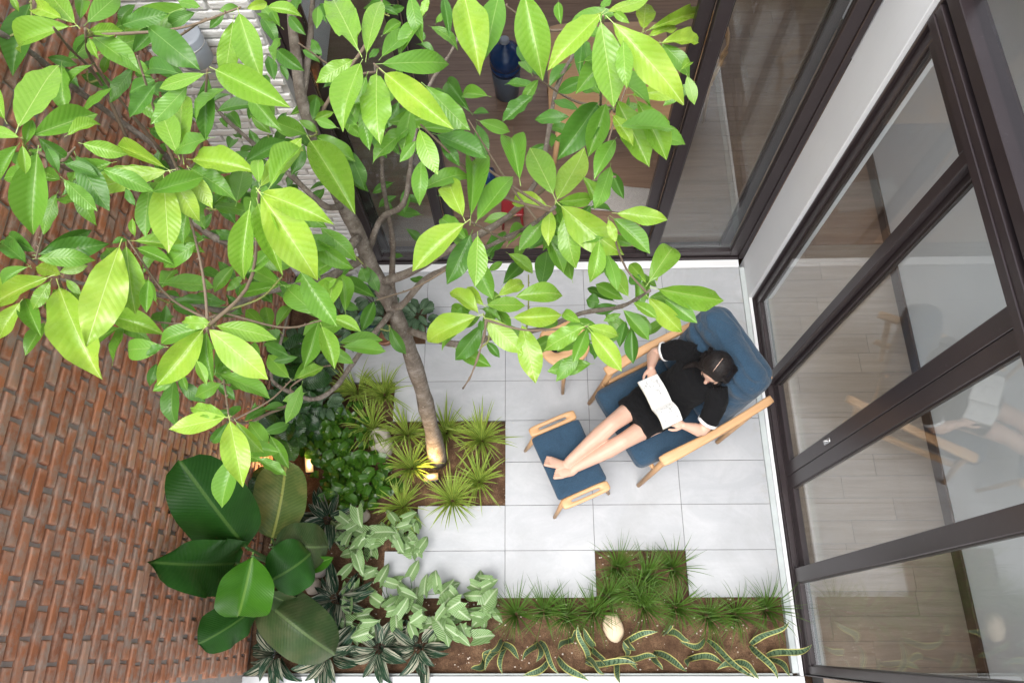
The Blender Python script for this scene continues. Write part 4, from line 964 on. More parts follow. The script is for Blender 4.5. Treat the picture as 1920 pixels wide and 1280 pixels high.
# ------------------------------------------------------------------ bed plants
def strap(b, base, tip, width, sag=.3, n=7, prof=None, fold=.25, up=.5, wob=0, rnd=random, twist=0):
    """narrow blade that rises and arches over from base to tip"""
    base = Vector(base); tip = Vector(tip); d = tip - base; L = d.length
    ctrl = base + d * .45 + Vector((0, 0, up * L))
    rows = []; uvs = []; ph = rnd.uniform(0, 6.28)
    side0 = d.cross(Vector((0, 0, 1)));
    side0 = side0.normalized() if side0.length > 1e-5 else Vector((1, 0, 0))
    for i in range(n + 1):
        t = i / n
        p = base * (1 - t) ** 2 + ctrl * 2 * t * (1 - t) + tip * t * t
        tg = ((ctrl - base) * (1 - t) + (tip - ctrl) * t).normalized()
        sd = Matrix.Rotation(twist * t, 3, tg) @ (side0 - tg * side0.dot(tg)).normalized()
        p = p + side0 * wob * sin(t * 5 + ph)
        nrm = sd.cross(tg)
        w = width * .5 * (prof(t) if prof else max(.04, (1 - t) ** .6 * min(1, .55 + t * 3)))
        rows.append([p - sd * w + nrm * w * fold, p, p + sd * w + nrm * w * fold]); uvs.append([(0, t), (.5, t), (1, t)])
    b.grid(rows, uvs)

MP = {k: m_pattern('leaf_' + k, f, tr, ro) for k, f, tr, ro in (('calathea', p_calathea, .12, .4), ('syngonium', p_syngonium, .25, .42), ('stromanthe', p_stromanthe, .1, .36), ('sansevieria', p_sansevieria, .06, .42), ('spiky', p_spiky, .22, .42), ('grass', p_grass, .2, .45), ('pothos', p_pothos, .2, .22))}
M['stem'] = plain('green_stem', (.07, .15, .04), .6, .15, 40, .2)
M['darkstem'] = plain('dark_stem', (.05, .025, .02), .6, .15, 40, .2)

def ground_z(x, y): return -.04

def tuft(name, label, cat, group, x, y, n, L, w, mat, seed, spread=1.0, up=(.25, .7), droop=(-.02, .14)):
    t = thing(name, label, cat, (x, y, -.04), 0, group); b = MB(); r = random.Random(seed)
    for i in range(n):
        a = r.uniform(0, 6.28); rr = sqrt(r.uniform(.04, 1)); l = L * r.uniform(.65, 1.08)
        base = Vector((cos(a) * .018 * rr, sin(a) * .018 * rr, 0))
        hz = l * (.25 + .68 * rr) * spread
        tip = Vector((cos(a) * hz, sin(a) * hz, .05 + l * (1 - rr) * .75 + r.uniform(*droop)))
        strap(b, base, tip, w * r.uniform(.75, 1.15), n=6, up=r.uniform(*up), rnd=r, fold=.35)
    stuff(b.obj('foliage', mat, t))
    return t
spk = ['behind the tree nearest the tile corner, left one', 'beside the step in the tiles behind the trunk', 'left of the trunk behind the large pale stone', 'directly left of the tree trunk', 'between the large pale stone and the garden lamp', 'hidden right behind the tree trunk base', 'largest, in the right corner of the square bed', 'in the lower right corner of the square bed', 'in front of the lit garden lamp, leaning over the tiles', 'below the pothos, left of the tile edge']
for i, (x, y) in enumerate(SPIKY):
    tuft('variegated_screw_pine', 'yellow edged spiky rosette plant ' + spk[i], 'plant', 'yellow green spiky plants round the tree', x, y, 92 if i == 6 else 70, .29 if i != 6 else .32, .0125, MP['spiky'], 200 + i, 1.0, (.2, .6))
grs = ['leftmost, beside the arrowhead plant', 'second from the left along the front bed', 'third from the left along the front bed', 'at the lower left corner of the square cut-out', 'back left in the square cut-out', 'in the middle of the square cut-out', 'back right in the square cut-out', 'at the left mouth of the square cut-out', 'directly above the cream stone', 'at the right mouth of the square cut-out', 'just right of the square cut-out in the front bed', 'second from the right along the front bed', 'rightmost, by the glass door threshold', 'in the centre front of the square cut-out']
for i, (x, y) in enumerate(GRASS):
    tuft('grass_tuft', 'dark green mondo grass tuft ' + grs[i], 'grass', 'mondo grass tufts in the front bed', x, y, 84, .29, .0060, MP['grass'], 300 + i, .95, (.25, .85))

# arrowhead plants (four clumps)
sy = [leaf_mesh('leaf', MP['syngonium'], lambda t: min(1, 1.22 * (1 - t) ** .92 * (1 + .9 * t) * min(1, .62 + 2.4 * t)), 10, 3, .06, (.10, .2, .05, -.1)[s], .02, 2, (.1, .25, .2, .3)[s], s, 0, .22) for s in range(4)]
clumps = {0: [], 1: [], 2: [], 3: []}
for i, (x, y) in enumerate(SYNG):
    clumps[0 if y > -.25 else 1 if (x < -.7 and y > -.55) else 2 if x < -.38 else 3].append((x, y))
sl = ['above the white tile corner below the spiky plants', 'left of the tile edge beside the river stones', 'in the middle of the front bed', 'at the right end, touching the grass tufts']
for k, pts in clumps.items():
    cx = sum(p[0] for p in pts) / len(pts); cy = sum(p[1] for p in pts) / len(pts)
    t = thing('arrowhead_plant', 'pale green arrowhead plant with white veins ' + sl[k], 'plant', (cx, cy, -.04), 0, 'arrowhead plants'); b = MB(); r = random.Random(400 + k)
    for (x, y) in pts:
        for q in range(7):
            bx, by = x + r.gauss(0, .055), y + r.gauss(0, .05); h = r.uniform(.05, .22)
            if bx > .0 and by > -.62: continue
            a = r.uniform(0, 6.28); L = r.uniform(.09, .145); tip = Vector((bx + cos(a) * L, by + sin(a) * L, h - r.uniform(0, .05)))
            if q >= 3: L *= .8
            put_leaf(r.choice(sy), t, (bx, by, h), tip, L * r.uniform(.60, .76), r.uniform(-.4, .4), (.1, -.1, 1))
            b.tube([(x - cx + r.uniform(-.02, .02), y - cy, .0), ((bx + x) / 2 - cx, (by + y) / 2 - cy, h * .6 + .04), (bx - cx, by - cy, h + .04)], [.0028, .0024, .002], 5, round_caps=False)
    b.obj('stems', M['stem'], t)

# dark striped stromanthe
so = [leaf_mesh('leaf', MP['stromanthe'], prof_lance, 10, 3, .10, .22, .012, 2, .12, s, .12) for s in range(5)]
sol = ['beside the river stones left of the tiles', 'in the middle of the front edge', 'right of the others at the front edge', 'under the torn broad leaf at the front edge', 'leftmost, by the white stone at the brick wall', 'behind the broad leaf plant below the pothos']
for i, (x, y) in enumerate(STRO):
    t = thing('striped_prayer_plant', 'dark green and cream striped plant ' + sol[i], 'plant', (x, y, -.04), 0, 'dark striped plants'); r = random.Random(500 + i)
    b = MB()
    for q in range(18):
        a = q * 2.4 + r.uniform(-.3, .3); L = r.uniform(.17, .27); el = r.uniform(.1, .9)
        st = Vector((x + cos(a) * .03, y + sin(a) * .03, .02 + .10 * el)); tip = st + Vector((cos(a) * cos(el) * L, sin(a) * cos(el) * L, sin(el) * L * .5 - .03))
        if tip.x < -1.63: tip.x = -1.62
        put_leaf(r.choice(so), t, st, tip, L * r.uniform(.24, .31), r.uniform(-.5, .5))
        b.tube([(0, 0, 0), Vector(st) - Vector((x, y, -.04))], [.003, .0025], 5, round_caps=False)
    b.obj('stems', M['darkstem'], t)

# calatheas, some of them in pots
ca = [leaf_mesh('leaf', MP['calathea'], prof_ellip, 9, 3, .08, .12, .02, 3, .1, s, .1) for s in range(4)]
cal = ['right of the trunk in the tile notch', 'in a terracotta pot behind the trunk', 'left of the trunk behind the tiles', 'behind the blue pot near the white bricks', 'under the bent branch by the brick wall', 'above the pothos by the tile step', 'against the brick wall at the back', 'under the loop of the low branch', 'in front of the rear glass door left of the trunk']
for i, (x, y) in enumerate(CALA):
    t = thing('calathea', 'dark feather patterned calathea ' + cal[i], 'plant', (x, y, -.04), 0, 'calatheas'); r = random.Random(600 + i)
    h0 = .16 if i in (1, 2) else .03
    for q in range(22):
        a = q * 2.4 + r.uniform(-.2, .2); L = r.uniform(.08, .115); rr = r.uniform(.01, .085); hh = h0 + r.uniform(.06, .20) - rr * .6
        st = Vector((x + cos(a) * rr, y + sin(a) * rr, hh)); tip = st + Vector((cos(a) * L, sin(a) * L, r.uniform(-.03, .03)))
        if tip.x < -1.64 or st.x < -1.6: continue
        put_leaf(r.choice(ca), t, st, tip, L * r.uniform(.5, .62), r.uniform(-.3, .3))
    b = MB()
    for q in range(9):
        a = q * .7; b.tube([(0, 0, 0), (cos(a) * .03, sin(a) * .03, h0 * .6 + .07), (cos(a) * .06, sin(a) * .06, h0 + .13)], [.003, .0025, .002], 5, round_caps=False)
    b.obj('stems', M['darkstem'], t)
def pot(label, x, y, r_, h, m):
    b = MB(); b.lathe([(r_ * .7, 0), (r_ * .74, .01), (r_ * .95, h * .8), (r_ * 1.06, h * .82), (r_ * 1.08, h), (r_ * .96, h), (r_ * .92, h * .86), (r_ * .3, h * .85)], 24)
    o = b.obj('plant_pot', m); o.location = (x, y, -.045); return tag(o, label, 'pot', 'plant pots')
pot('terracotta pot behind the tree trunk', -.90, 1.245, .075, .14, M['terra'])
pot('blue glazed pot among the calatheas behind the trunk', -1.02, 1.36, .075, .17, M['bluepot'])

# pothos ground cover: three plants
po_ = [leaf_mesh('leaf', MP['pothos'], prof_heart, 8, 3, .06, .14, .015, 2, .12, s, .05, .12) for s in range(4)]
pl = ['in the bed left of the large pale stone', 'around the wall lamp below the brick glow', 'below the large pale stone']
for k, pts in enumerate(([(-1.152, .608), (-1.08, .46), (-1.22, .50), (-1.26, .66)], [(-1.285, .417), (-1.371, .533), (-1.22, .30), (-1.17, .20)], [(-.972, .228), (-1.113, .155), (-1.04, .30), (-.84, .15), (-.95, .09), (-1.12, .05)])):
    cx = sum(p[0] for p in pts) / len(pts); cy = sum(p[1] for p in pts) / len(pts)
    t = thing('pothos', 'glossy green pothos carpet ' + pl[k], 'plant', (cx, cy, -.04), 0, 'pothos plants'); r = random.Random(700 + k)
    for (x, y) in pts:
        for q in range(22):
            bx, by, h = x + r.gauss(0, .07), y + r.gauss(0, .065), r.uniform(0, .16)
            if -.60 > bx > -.86 and by > .3: continue
            if (bx + 1.37) ** 2 + (by - .29) ** 2 < .075 ** 2: continue
            a = r.uniform(0, 6.28); L = r.uniform(.045, .085)
            put_leaf(r.choice(po_), t, (bx, by, h), (bx + cos(a) * L, by + sin(a) * L, h - r.uniform(-.01, .04)), L * r.uniform(.72, .9), r.uniform(-.5, .5))

# dark philodendrons against the brick wall
ML = m_leaf('leaf_philodendron', (.010, .042, .007), (.024, .080, .013), (.05, .12, .028), .12, .25, 12, .35, .5, .015)
ph_ = [leaf_mesh('leaf', ML, prof_heart, 9, 3, .06, .1, .03, 3, .1, s, .05, .14) for s in range(4)]
phl = ['at the brick wall beside the lit lamp', 'against the glowing bricks', 'in the corner of the bed under the low branch', 'behind the pothos by the brick wall', 'furthest back along the brick wall']
for k, (x, y) in enumerate([(-1.50, .47), (-1.56, -.03), (-1.47, .62), (-1.43, .76), (-1.53, .98)]):
    t = thing('philodendron', 'dark glossy broad leaved plant ' + phl[k], 'plant', (x, y, -.04), 0, 'dark philodendrons'); r = random.Random(800 + k); b = MB()
    for q in range(11):
        a = q * 2.4; L = r.uniform(.12, .17); rr = r.uniform(.02, .09); h = r.uniform(.12, .36)
        st = Vector((max(-1.56, x + cos(a) * rr), y + sin(a) * rr, h)); tip = st + Vector((cos(a) * L, sin(a) * L, r.uniform(-.07, .02)))
        if tip.x < -1.63: tip.x = -1.62; tip.z = st.z + .09
        put_leaf(r.choice(ph_), t, st, tip, L * r.uniform(.7, .85), r.uniform(-.3, .3))
        b.tube([(0, 0, 0), Vector(st) - Vector((x, y, -.04))], [.004, .003], 5, round_caps=False)
    b.obj('stems', M['stem'], t)

# snake plants
sal = ['leftmost of the row, spreading four blades', 'at the left edge beside the arrowhead leaves', 'with three blades below the left grass tufts', 'with one blade reaching over the white edge, left', 'with one blade pointing to the lower right, left of centre', 'with a long upright blade left of the cream stone', 'with two blades crossing left of the cream stone', 'small and curled above the others, left', 'with a blade hanging over the edge below the cream stone', 'with a blade curving up right of the cream stone', 'in the middle with a blade lying to the right', 'in the middle pointing to the lower right', 'small, right of the middle behind the others', 'with the longest blade, right of the middle', 'right of the middle lying sideways', 'lower right with blades along the white edge', 'at the right end, a blade rising to the door', 'rightmost, reaching over the threshold']
for i, (bs, tips) in enumerate(SANS):
    t = thing('snake_plant', 'yellow edged banded snake plant ' + sal[i], 'plant', (bs[0], bs[1], -.04), 0, 'snake plants in the front bed'); r = random.Random(900 + i)
    o = Vector((bs[0], bs[1], -.04))
    for (x, y, z_) in tips:
        b = MB(); d = Vector((x, y, 0)) - Vector((bs[0], bs[1], 0))
        hmax = min(z_ + r.uniform(-.04, .07), .2)
        strap(b, Vector((0, 0, .0)), Vector((x, y, hmax)) - o, r.uniform(.036, .045), n=12, prof=lambda q: min(1, .62 + q * 2.2) * (1 if q < .55 else max(.05, 1 - ((q - .55) / .45) ** 2)), up=r.uniform(.3, .55), fold=.35, wob=r.uniform(.008, .022), rnd=r, twist=r.uniform(-.9, .9))
        b.obj('blade', MP['sansevieria'], t)

# the broad leaved plant by the wall
BLM = [m_leaf('leaf_broad', (.012, .052, .008), (.026, .098, .014), (.07, .15, .03), .15, .36, 30, .25, .3, .028, hue=.05, spec=.16),
       m_leaf('leaf_broad_dull', (.024, .050, .014), (.050, .088, .026), (.10, .15, .055), .12, .45, 26, .35, .4, .028, spec=.25, yellow=(.10, .10, .05)),
       m_leaf('leaf_broad_fresh', (.030, .118, .008), (.060, .190, .014), (.12, .24, .035), .22, .34, 26, .2, .28, .03, hue=.05, spec=.28),
       m_leaf('leaf_broad_fading', (.060, .105, .024), (.11, .16, .040), (.30, .33, .085), .18, .42, 22, .5, .4, .03, spec=.25, yellow=(.30, .28, .09))]
big = thing('broad_leaf_plant', 'tall plant with huge dark green paddle leaves at the brick wall', 'plant', (-1.42, -.42, -.04))
b = MB()
for i, (bs, tp, w) in enumerate(BIG):
    mt = BLM[(0, 0, 2, 3, 1, 0, 1, 0, 1, 2)[i]]
    me = leaf_mesh('leaf', mt, prof_big, 16, 5, (.16, .06, .10, .14, .24, .18, .26, .12, .2, .1)[i], (-.10, .14, .26, -.10, -.20, -.14, -.22, -.18, .2, .2)[i], .034 + .010 * (i % 3), (2, 3, 2, 2, 3, 2, 2, 3, 2, 2)[i], (.0, .1, .1, .0, .3, .1, .25, .1, .3, .1)[i], i, .06)
    put_leaf(me, big, bs, tp, w * (.84, .80, .92, .9, 1.05, 1.1, .86, .9, 1, 1)[i], (0, .1, .0, .1, -.1, .0, -.05, 0, .2, .1)[i], (.45, -.25, 1))
    e = Vector(bs) - big.location; b.tube(curve_pts([(random.uniform(-.03, .03), random.uniform(-.03, .03), 0), e * .5 + Vector((0, 0, .08)), e], 6), [.013, .013, .012, .011, .010, .009, .008], 7)
b.obj('stalks', M['stem'], big)

# ------------------------------------------------------------------ stones and bits on the soil
def stone(label, x, y, s, seed, m=None, zz=-.03):
    b = MB(); r = random.Random(seed); off = r.uniform(0, 50)
    def fn(p, a):
        d = Vector(a).normalized(); k = 1 + .16 * noise.noise(d * 1.3 + Vector((off, 0, 0)))
        return Vector((d.x * s[0] * k, d.y * s[1] * k, d.z * s[2] * k))
    b.rbox((0, 0, 0), (1, 1, 1), .5, 8, fn); o = b.obj('stone', m or M['stone']); o.location = (x, y, zz + s[2] * .35); o.rotation_euler = (0, 0, r.uniform(0, .3))
    return tag(o, label, 'stone', 'stones in the beds')
S_ = STONES
stone('large pale oval stone left of the tree trunk', *S_[0], (.082, .125, .06), 1, plain('pale_stone', (.52, .47, .42), .6, .12, 9, .1))
stone('small beige stone below the pothos', *S_[1], (.045, .05, .03), 2)
stone('round beige stone beside the broad leaf plant', *S_[2], (.055, .055, .04), 3)
stone('flat grey pink stone half under a broad leaf', *S_[3], (.065, .045, .03), 4, plain('pink_stone', (.42, .36, .34), .6, .1, 12))
stone('cream oval stone in the front bed below the grass', *S_[4], (.065, .092, .05), 5, plain('cream_stone', (.62, .49, .34), .55, .16, 9, .1))
stone('smooth white stone at the foot of the brick wall', *S_[5], (.05, .05, .035), 6, M['stone_w'])
stone('small reddish stone among the arrowhead leaves', *S_[6], (.036, .03, .025), 7, plain('red_stone', (.48, .27, .18), .6, .12, 12))
b = MB(); b2 = MB(); r = random.Random(5)
for i in range(1700):
    x, y = r.uniform(-1.62, 1.78), r.uniform(-1.03, .6)
    if i > 1580:      # soil kicked onto the tile edges
        x, y = r.choice(((r.uniform(-.8, 1.75), -.6 + abs(r.gauss(0, .035))), (r.gauss(.015, .02), r.uniform(0, .6)), (r.uniform(.55, 1.25), -.3 + abs(r.gauss(0, .03))), (r.uniform(-.6, 0), -abs(r.gauss(0, .03)))))
        s_ = r.uniform(.0012, .0035); b.rbox((x, y, s_ * .5), (s_, s_ * r.uniform(.6, 1), s_ * .7), s_ * .5, 2); continue
    if y > -.6 and x > -.65 and not (.62 < x < 1.18 and y < -.3): continue
    s_ = r.uniform(.0015, .0065); (b if i % 3 else b2).rbox((x, y, -.021 + s_ * .3), (s_, s_ * r.uniform(.6, 1), s_ * .7), s_ * .5, 2)
stuff(tag(b.obj('gravel', M['stone'], None), 'small pale crumbs and grit scattered on the brown soil', 'gravel'))
stuff(tag(b2.obj('soil_clods', M['soil'], None), 'small dark clods of earth lying loose on the beds', 'soil'))
# ------------------------------------------------------------------ lounge chair (local x = towards its back, y = sitter's right)
CH_LOC, CH_ROT = (.842, .466, 0), math.atan2(.469, .883)
ch = thing('lounge_chair', 'oak lounge chair with deep navy cushions by the glass doors', 'armchair', CH_LOC, CH_ROT)
def seat_fn(p, a):
    x, y, z_ = p
    z_ += .018 * (1 - a[0] ** 2) * (1 - a[1] ** 2) * (1 if a[2] > 0 else 0) - .13 * x - (.012 if a[2] > 0 and abs(y) < .15 and x > -.15 else 0) * math.exp(-(y / .12) ** 2)
    return (x, y * (1 + .02 * cos(a[0] * 2)), z_ + .004 * noise.noise(Vector((x * 8, y * 8, z_ * 8))))
b = MB(); b.rbox((.195, 0, .345), (.315, .292, .068), .05, 16, seat_fn); sc_ = b.obj('seat_cushion', M['blue'], ch)
b = MB()
for s in (-1, 1): b.tube([(-.11, s * .27, .395 + .0), (.1, s * .282, .375), (.3, s * .282, .345), (.48, s * .27, .32)], [.004] * 4, 6)
b.tube([(-.118, -.262, .40), (-.123, 0, .402), (-.118, .262, .40)], [.004] * 3, 6)
b.obj('piping', M['blue'], sc_)
def back_fn(p, a):
    x, y, z_ = p
    k = (1 - a[1] ** 2) * (1 - a[2] ** 2)
    x += (-.02 * k if a[0] < 0 else .012 * k)
    groove = math.exp(-((z_ - .10) / .016) ** 2) * .030 + math.exp(-((z_ + .12) / .016) ** 2) * .026
    if a[0] < 0: x += groove
    x += .018 * noise.noise(Vector((y * 9, z_ * 14, 3))) * (1 if a[0] < 0 else .4) + .005 * noise.noise(Vector((y * 24, z_ * 30, 8)))
    if z_ > .2: x += .05 * ((z_ - .2) / .12) ** 2 * .5; y *= 1 - .10 * ((z_ - .2) / .12) ** 2
    return (x, y, z_)
b = MB(); b.rbox((0, 0, 0), (.092, .303, .330), .078, 26, back_fn)
bc = b.obj('back_cushion', M['blue'], ch); bc.location = (.575, 0, .675); bc.rotation_euler = (0, radians(20), 0)
b = MB(); b.rbox((0, 0, 0), (.092, .306, .160), .085, 26, lambda p, a: (p[0] * (1 - .12 * a[1] ** 4) + (.030 * math.exp(-((p[2] + .015 + .05 * p[1]) / .014) ** 2) if a[0] < 0 else 0) + .024 * noise.noise(Vector((p[1] * 7, p[2] * 16, 5))) + .014 * noise.noise(Vector((p[1] * 20, p[2] * 34, 9))), p[1] * (1 - .05 * a[2] ** 2), p[2] + .012 * noise.noise(Vector((p[1] * 9, p[0] * 12, 2)))))
hc = b.obj('head_roll', M['blue'], ch); hc.location = (.612, 0, .862); hc.rotation_euler = (0, radians(24), 0)
for s in (-1, 1):
    def arm_fn(p, a, s=s):
        t = (p[0] + .41) / .82
        w = 1 + .25 * math.exp(-((t - .05) / .25) ** 2) - .12 * math.exp(-((t - .6) / .3) ** 2)
        return (p[0], p[1] * w + s * (.014 * sin(t * pi) - .008 * t), p[2] + .018 * sin(t * pi * .9) - .01 * (1 - t))
    b = MB(); b.rbox((.40, s * .335, .575), (.415, .029, .017), .014, 14, arm_fn); b.obj('armrest', M['oak'], ch)
    b = MB(); b.tube([(.035, s * .33, .565), (.0, s * .331, .36), (-.093, s * .334, .012)], [.021, .021, .0145], 12, round_caps=False); b.obj('leg', M['oak_z'], ch)
    b = MB(); b.tube([(.74, s * .325, .575), (.66, s * .33, .33), (.548, s * .338, .012)], [.020, .021, .0145], 12, round_caps=False); b.obj('leg', M['oak_z'], ch)
    b = MB(); b.rbox((.335, s * .325, .285), (.36, .014, .028), .01, 6, lambda p, a: (p[0], p[1], p[2] - .12 * p[0])); b.obj('side_rail', M['oak'], ch)
    b = MB(); b.tube([(.50, s * .262, .26), (.60, s * .262, .56), (.728, s * .25, .925)], [(.02, .016)] * 3, 10, side=(0, 1, 0)); b.obj('back_post', M['oak_z'], ch)
b = MB(); b.rbox((-.015, 0, .31), (.014, .315, .026), .01, 6); b.obj('front_rail', M['oak_y'], ch)
b = MB(); b.rbox((.56, 0, .255), (.014, .315, .026), .01, 6); b.obj('rear_rail', M['oak_y'], ch)
for zz in (.42, .56, .70, .84):
    b = MB(); b.rbox((.555 + (zz - .42) * .345 + .008, 0, zz), (.009, .26, .024), .007, 6, lambda p, a: (p[0] + .02 * (1 - a[1] ** 2), p[1], p[2])); b.obj('back_slat', M['oak_y'], ch)

# ------------------------------------------------------------------ footstool
fs = thing('footstool', 'low oak footstool with navy pad and slotted handles', 'footstool', (.425, .224, 0), math.atan2(.39, .92))
b = MB(); b.rbox((0, 0, .410), (.168, .2175, .022), .018, 14, lambda p, a: (p[0] * (1 + .02 * a[1] ** 2), p[1], p[2] - .014 * (1 - (p[1] / .22) ** 2) - .012 * (abs(a[0]) ** 4))); b.obj('pad', M['blue'], fs)
def slot_rail(s):
    m = MB(); n = 40
    def loop(hx, hy, e, zz, cy):
        return [(math.copysign(abs(cos(t)) ** e, cos(t)) * hx, cy + math.copysign(abs(sin(t)) ** e, sin(t)) * hy, zz) for t in [2 * pi * k / n for k in range(n)]]
    cy = s * .2535; z0, z1 = .400, .424
    L = [loop(.155, .030, .38, z0, cy), loop(.163, .0345, .34, z0 + .005, cy), loop(.163, .0345, .34, z1 - .005, cy), loop(.156, .030, .38, z1, cy), loop(.103, .0125, .55, z1, cy), loop(.099, .0105, .55, z1 - .004, cy), loop(.099, .0105, .55, z0 + .004, cy), loop(.103, .0125, .55, z0, cy)]
    m.grid(L + [L[0]], wrap=True)
    return m.obj('handle', M['oak'], fs)
for s in (-1, 1):
    slot_rail(s)
    for q in (-1, 1):
        b = MB(); b.tube([(q * .135, s * .225, .402), (q * .165, s * .236, .2), (q * .203, s * .25, .010)], [.017, .016, .011], 12, round_caps=False); b.obj('leg', M['oak_z'], fs)
    b = MB(); b.rbox((s * .13, 0, .378), (.012, .215, .014), .008, 6); b.obj('rail', M['oak_y'], fs)

# ------------------------------------------------------------------ side table and bowl
st = thing('side_table', 'small round oak side table left of the lounge chair', 'side table', (.415, 1.0, 0))
b = MB(); b.lathe([(.13, .452), (.16, .456), (.172, .464), (.175, .472), (.170, .480), (.15, .482)], 48); b.obj('top', M['oak'], st)
for a in (-90, 30, 150):
    c_, s_ = cos(radians(a)), sin(radians(a))
    b = MB(); b.tube([(c_ * .12, s_ * .12, .455), (c_ * .165, s_ * .165, .24), (c_ * .205, s_ * .205, .01)], [.016, .0155, .011], 12, round_caps=False); b.obj('leg', M['oak_z'], st)
b = MB()
for a in (-90, 30, 150): b.tube([(0, 0, .445), (cos(radians(a)) * .12, sin(radians(a)) * .12, .445)], [.011, .011], 8)
b.obj('brace', M['oak_z'], st)
b = MB(); b.lathe([(.022, 0), (.026, .004), (.042, .03), (.047, .045), (.044, .046), (.036, .026), (.012, .01)], 28)
o = b.obj('bowl', M['dark']); o.location = (.362, .955, .4825); tag(o, 'small dark bowl on the round side table', 'bowl')

# ------------------------------------------------------------------ the reader
def m_skin():
    s = N('skin'); co = s.coord(); a = s.noise(9, 5, .6, co)
    c = s.mix(a, (.50, .30, .215), (.66, .43, .33))
    sp = s.ramp(s.noise(4, 3, .5, co), [(.5, (0, 0, 0)), (.75, (.35, .35, .35))]); c = s.mix(sp, c, (.62, .33, .25))
    b = s.bsdf(c, .48, s.bump(s.noise(160, 3, .6, co), .05, .002), spec=.4)
    b.inputs['Subsurface Weight'].default_value = .12; b.inputs['Subsurface Radius'].default_value = (.012, .005, .003)
    return s.done(b)
def m_hair():
    s = N('dark_hair'); co = s.coord(); a = s.noise(1, 4, .7, s.mapping(co, (26, 190, 26)))
    c = s.ramp(a, [(.35, (.004, .003, .003)), (.65, (.014, .009, .008))])
    return s.done(s.bsdf(c, .5, s.bump(a, .9, .006), spec=.35))
M['skin'] = m_skin(); M['hair'] = m_hair()
def remesh(mb, name, mat, vox, smooth=4):
    me = mb.mesh('tmp', None); o = bpy.data.objects.new('tmp', me); COL.objects.link(o)
    r = o.modifiers.new('r', 'REMESH'); r.mode = 'VOXEL'; r.voxel_size = vox; r.use_smooth_shade = True
    if smooth:
        sm = o.modifiers.new('s', 'SMOOTH'); sm.iterations = smooth; sm.factor = .5
    dg = bpy.context.evaluated_depsgraph_get(); dg.update()
    nm = bpy.data.meshes.new_from_object(o.evaluated_get(dg)); nm.name = name
    bpy.data.objects.remove(o); bpy.data.meshes.remove(me)
    nm.materials.clear(); nm.materials.append(mat)
    nm.polygons.foreach_set('use_smooth', [True] * len(nm.polygons))
    return nm
def ell(b, c, r, F=None, U=None, n=10, fn=None):
    """ellipsoid with axes F (r[0]), side (r[1]), U (r[2])"""
    F = Vector(F or (1, 0, 0)).normalized(); U = Vector(U or (0, 0, 1)); U = (U - F * U.dot(F)).normalized(); S = U.cross(F)
    def g(p, a):
        d = Vector(a).normalized(); k = fn(d) if fn else 1
        return F * d.x * r[0] * k + S * d.y * r[1] * k + U * d.z * r[2] * k
    b.rbox(c, (1, 1, 1), .5, n, g)

HC = Vector((.452, -.070, 1.005)); HF = Vector((-.82, -.33, -.36)).normalized()
HU = (Vector((0, 0, 1)) - HF * HF.z).normalized(); HS = HU.cross(HF)
body = MB()
# head, face, neck
ell(body, HC, (.092, .072, .108), HF, HU, 12)
ell(body, HC + HF * .030 - HU * .055, (.058, .055, .062), HF, HU, 8)                 # jaw
body.tube([HC + HF * .083 + HU * .012, HC + HF * .104 - HU * .022], [.008, .0125], 8)  # nose
ell(body, HC + HF * .080 - HU * .052, (.014, .022, .010), HF, HU, 6)                 # lips
for s in (-1, 1):
    ell(body, HC + HF * .062 + HS * s * .036 - HU * .022, (.022, .022, .022), HF, HU, 6)   # cheeks
    ell(body, HC + HS * s * .073 - HU * .012 - HF * .008, (.016, .008, .028), HF, HU, 6)   # ears
body.tube([(.49, -.02, .85), HC - HU * .055 - HF * .025], [.052, .047], 14)
body.tube([(.30, 0, .52), (.35, 0, .62), (.43, -.01, .75), (.475, -.015, .82)], [(.12, .07), (.10, .06), (.12, .07), (.12, .05)], 16, side=(0, 1, 0))
# arms and hands
def hand(W, D, Nn, curl, thumb):
    W = Vector(W); D = Vector(D).normalized(); Nn = Vector(Nn); Nn = (Nn - D * Nn.dot(D)).normalized(); S = D.cross(Nn) * thumb
    body.tube([W, W + D * .03, W + D * .072], [(.023, .017), (.032, .0145), (.034, .012)], 14, side=S)
    for k, (o, l) in enumerate(((.027, .058), (.0092, .066), (-.0092, .061), (-.027, .047))):
        p = W + D * .074 + S * o; d = (D + S * o * 3).normalized(); pts = [p - d * .012, p]
        for j, f in enumerate((.42, .32, .26)):
            ax = d.cross(Nn).normalized(); d = Matrix.Rotation(-curl * (1, .9, .6)[j], 3, ax) @ d; p = p + d * l * f; pts.append(p)
        body.tube(pts, [.0085, .0085, .0078, .0072, .0062], 8)
    p = W + D * .022 + S * .022; d = (D * .62 + S * .7 - Nn * .1).normalized(); pts = [p]
    for f in (.030, .026, .020):
        p = p + d * f; pts.append(p); d = (d * .8 + D * .45 - S * .12).normalized()
    body.tube(pts, [.0125, .0105, .009, .0072], 8)
body.tube(curve_pts([(.42, .17, .79), (.385, .225, .715), (.305, .268, .655), (.255, .228, .69), (.205, .178, .735)], 10), [.047, .046, .045, .043, .040, .040, .040, .037, .032, .027, .023], 14)
hand((.207, .180, .733), (-.36, -.78, .10), (.35, .1, 1), .35, 1)
body.tube(curve_pts([(.42, -.20, .79), (.375, -.255, .71), (.292, -.295, .65), (.24, -.262, .675), (.19, -.228, .705)], 10), [.047, .046, .045, .043, .040, .040, .040, .037, .032, .027, .023], 14)
hand((.192, -.230, .704), (-.55, .62, .18), (.3, -.1, 1), .35, -1)
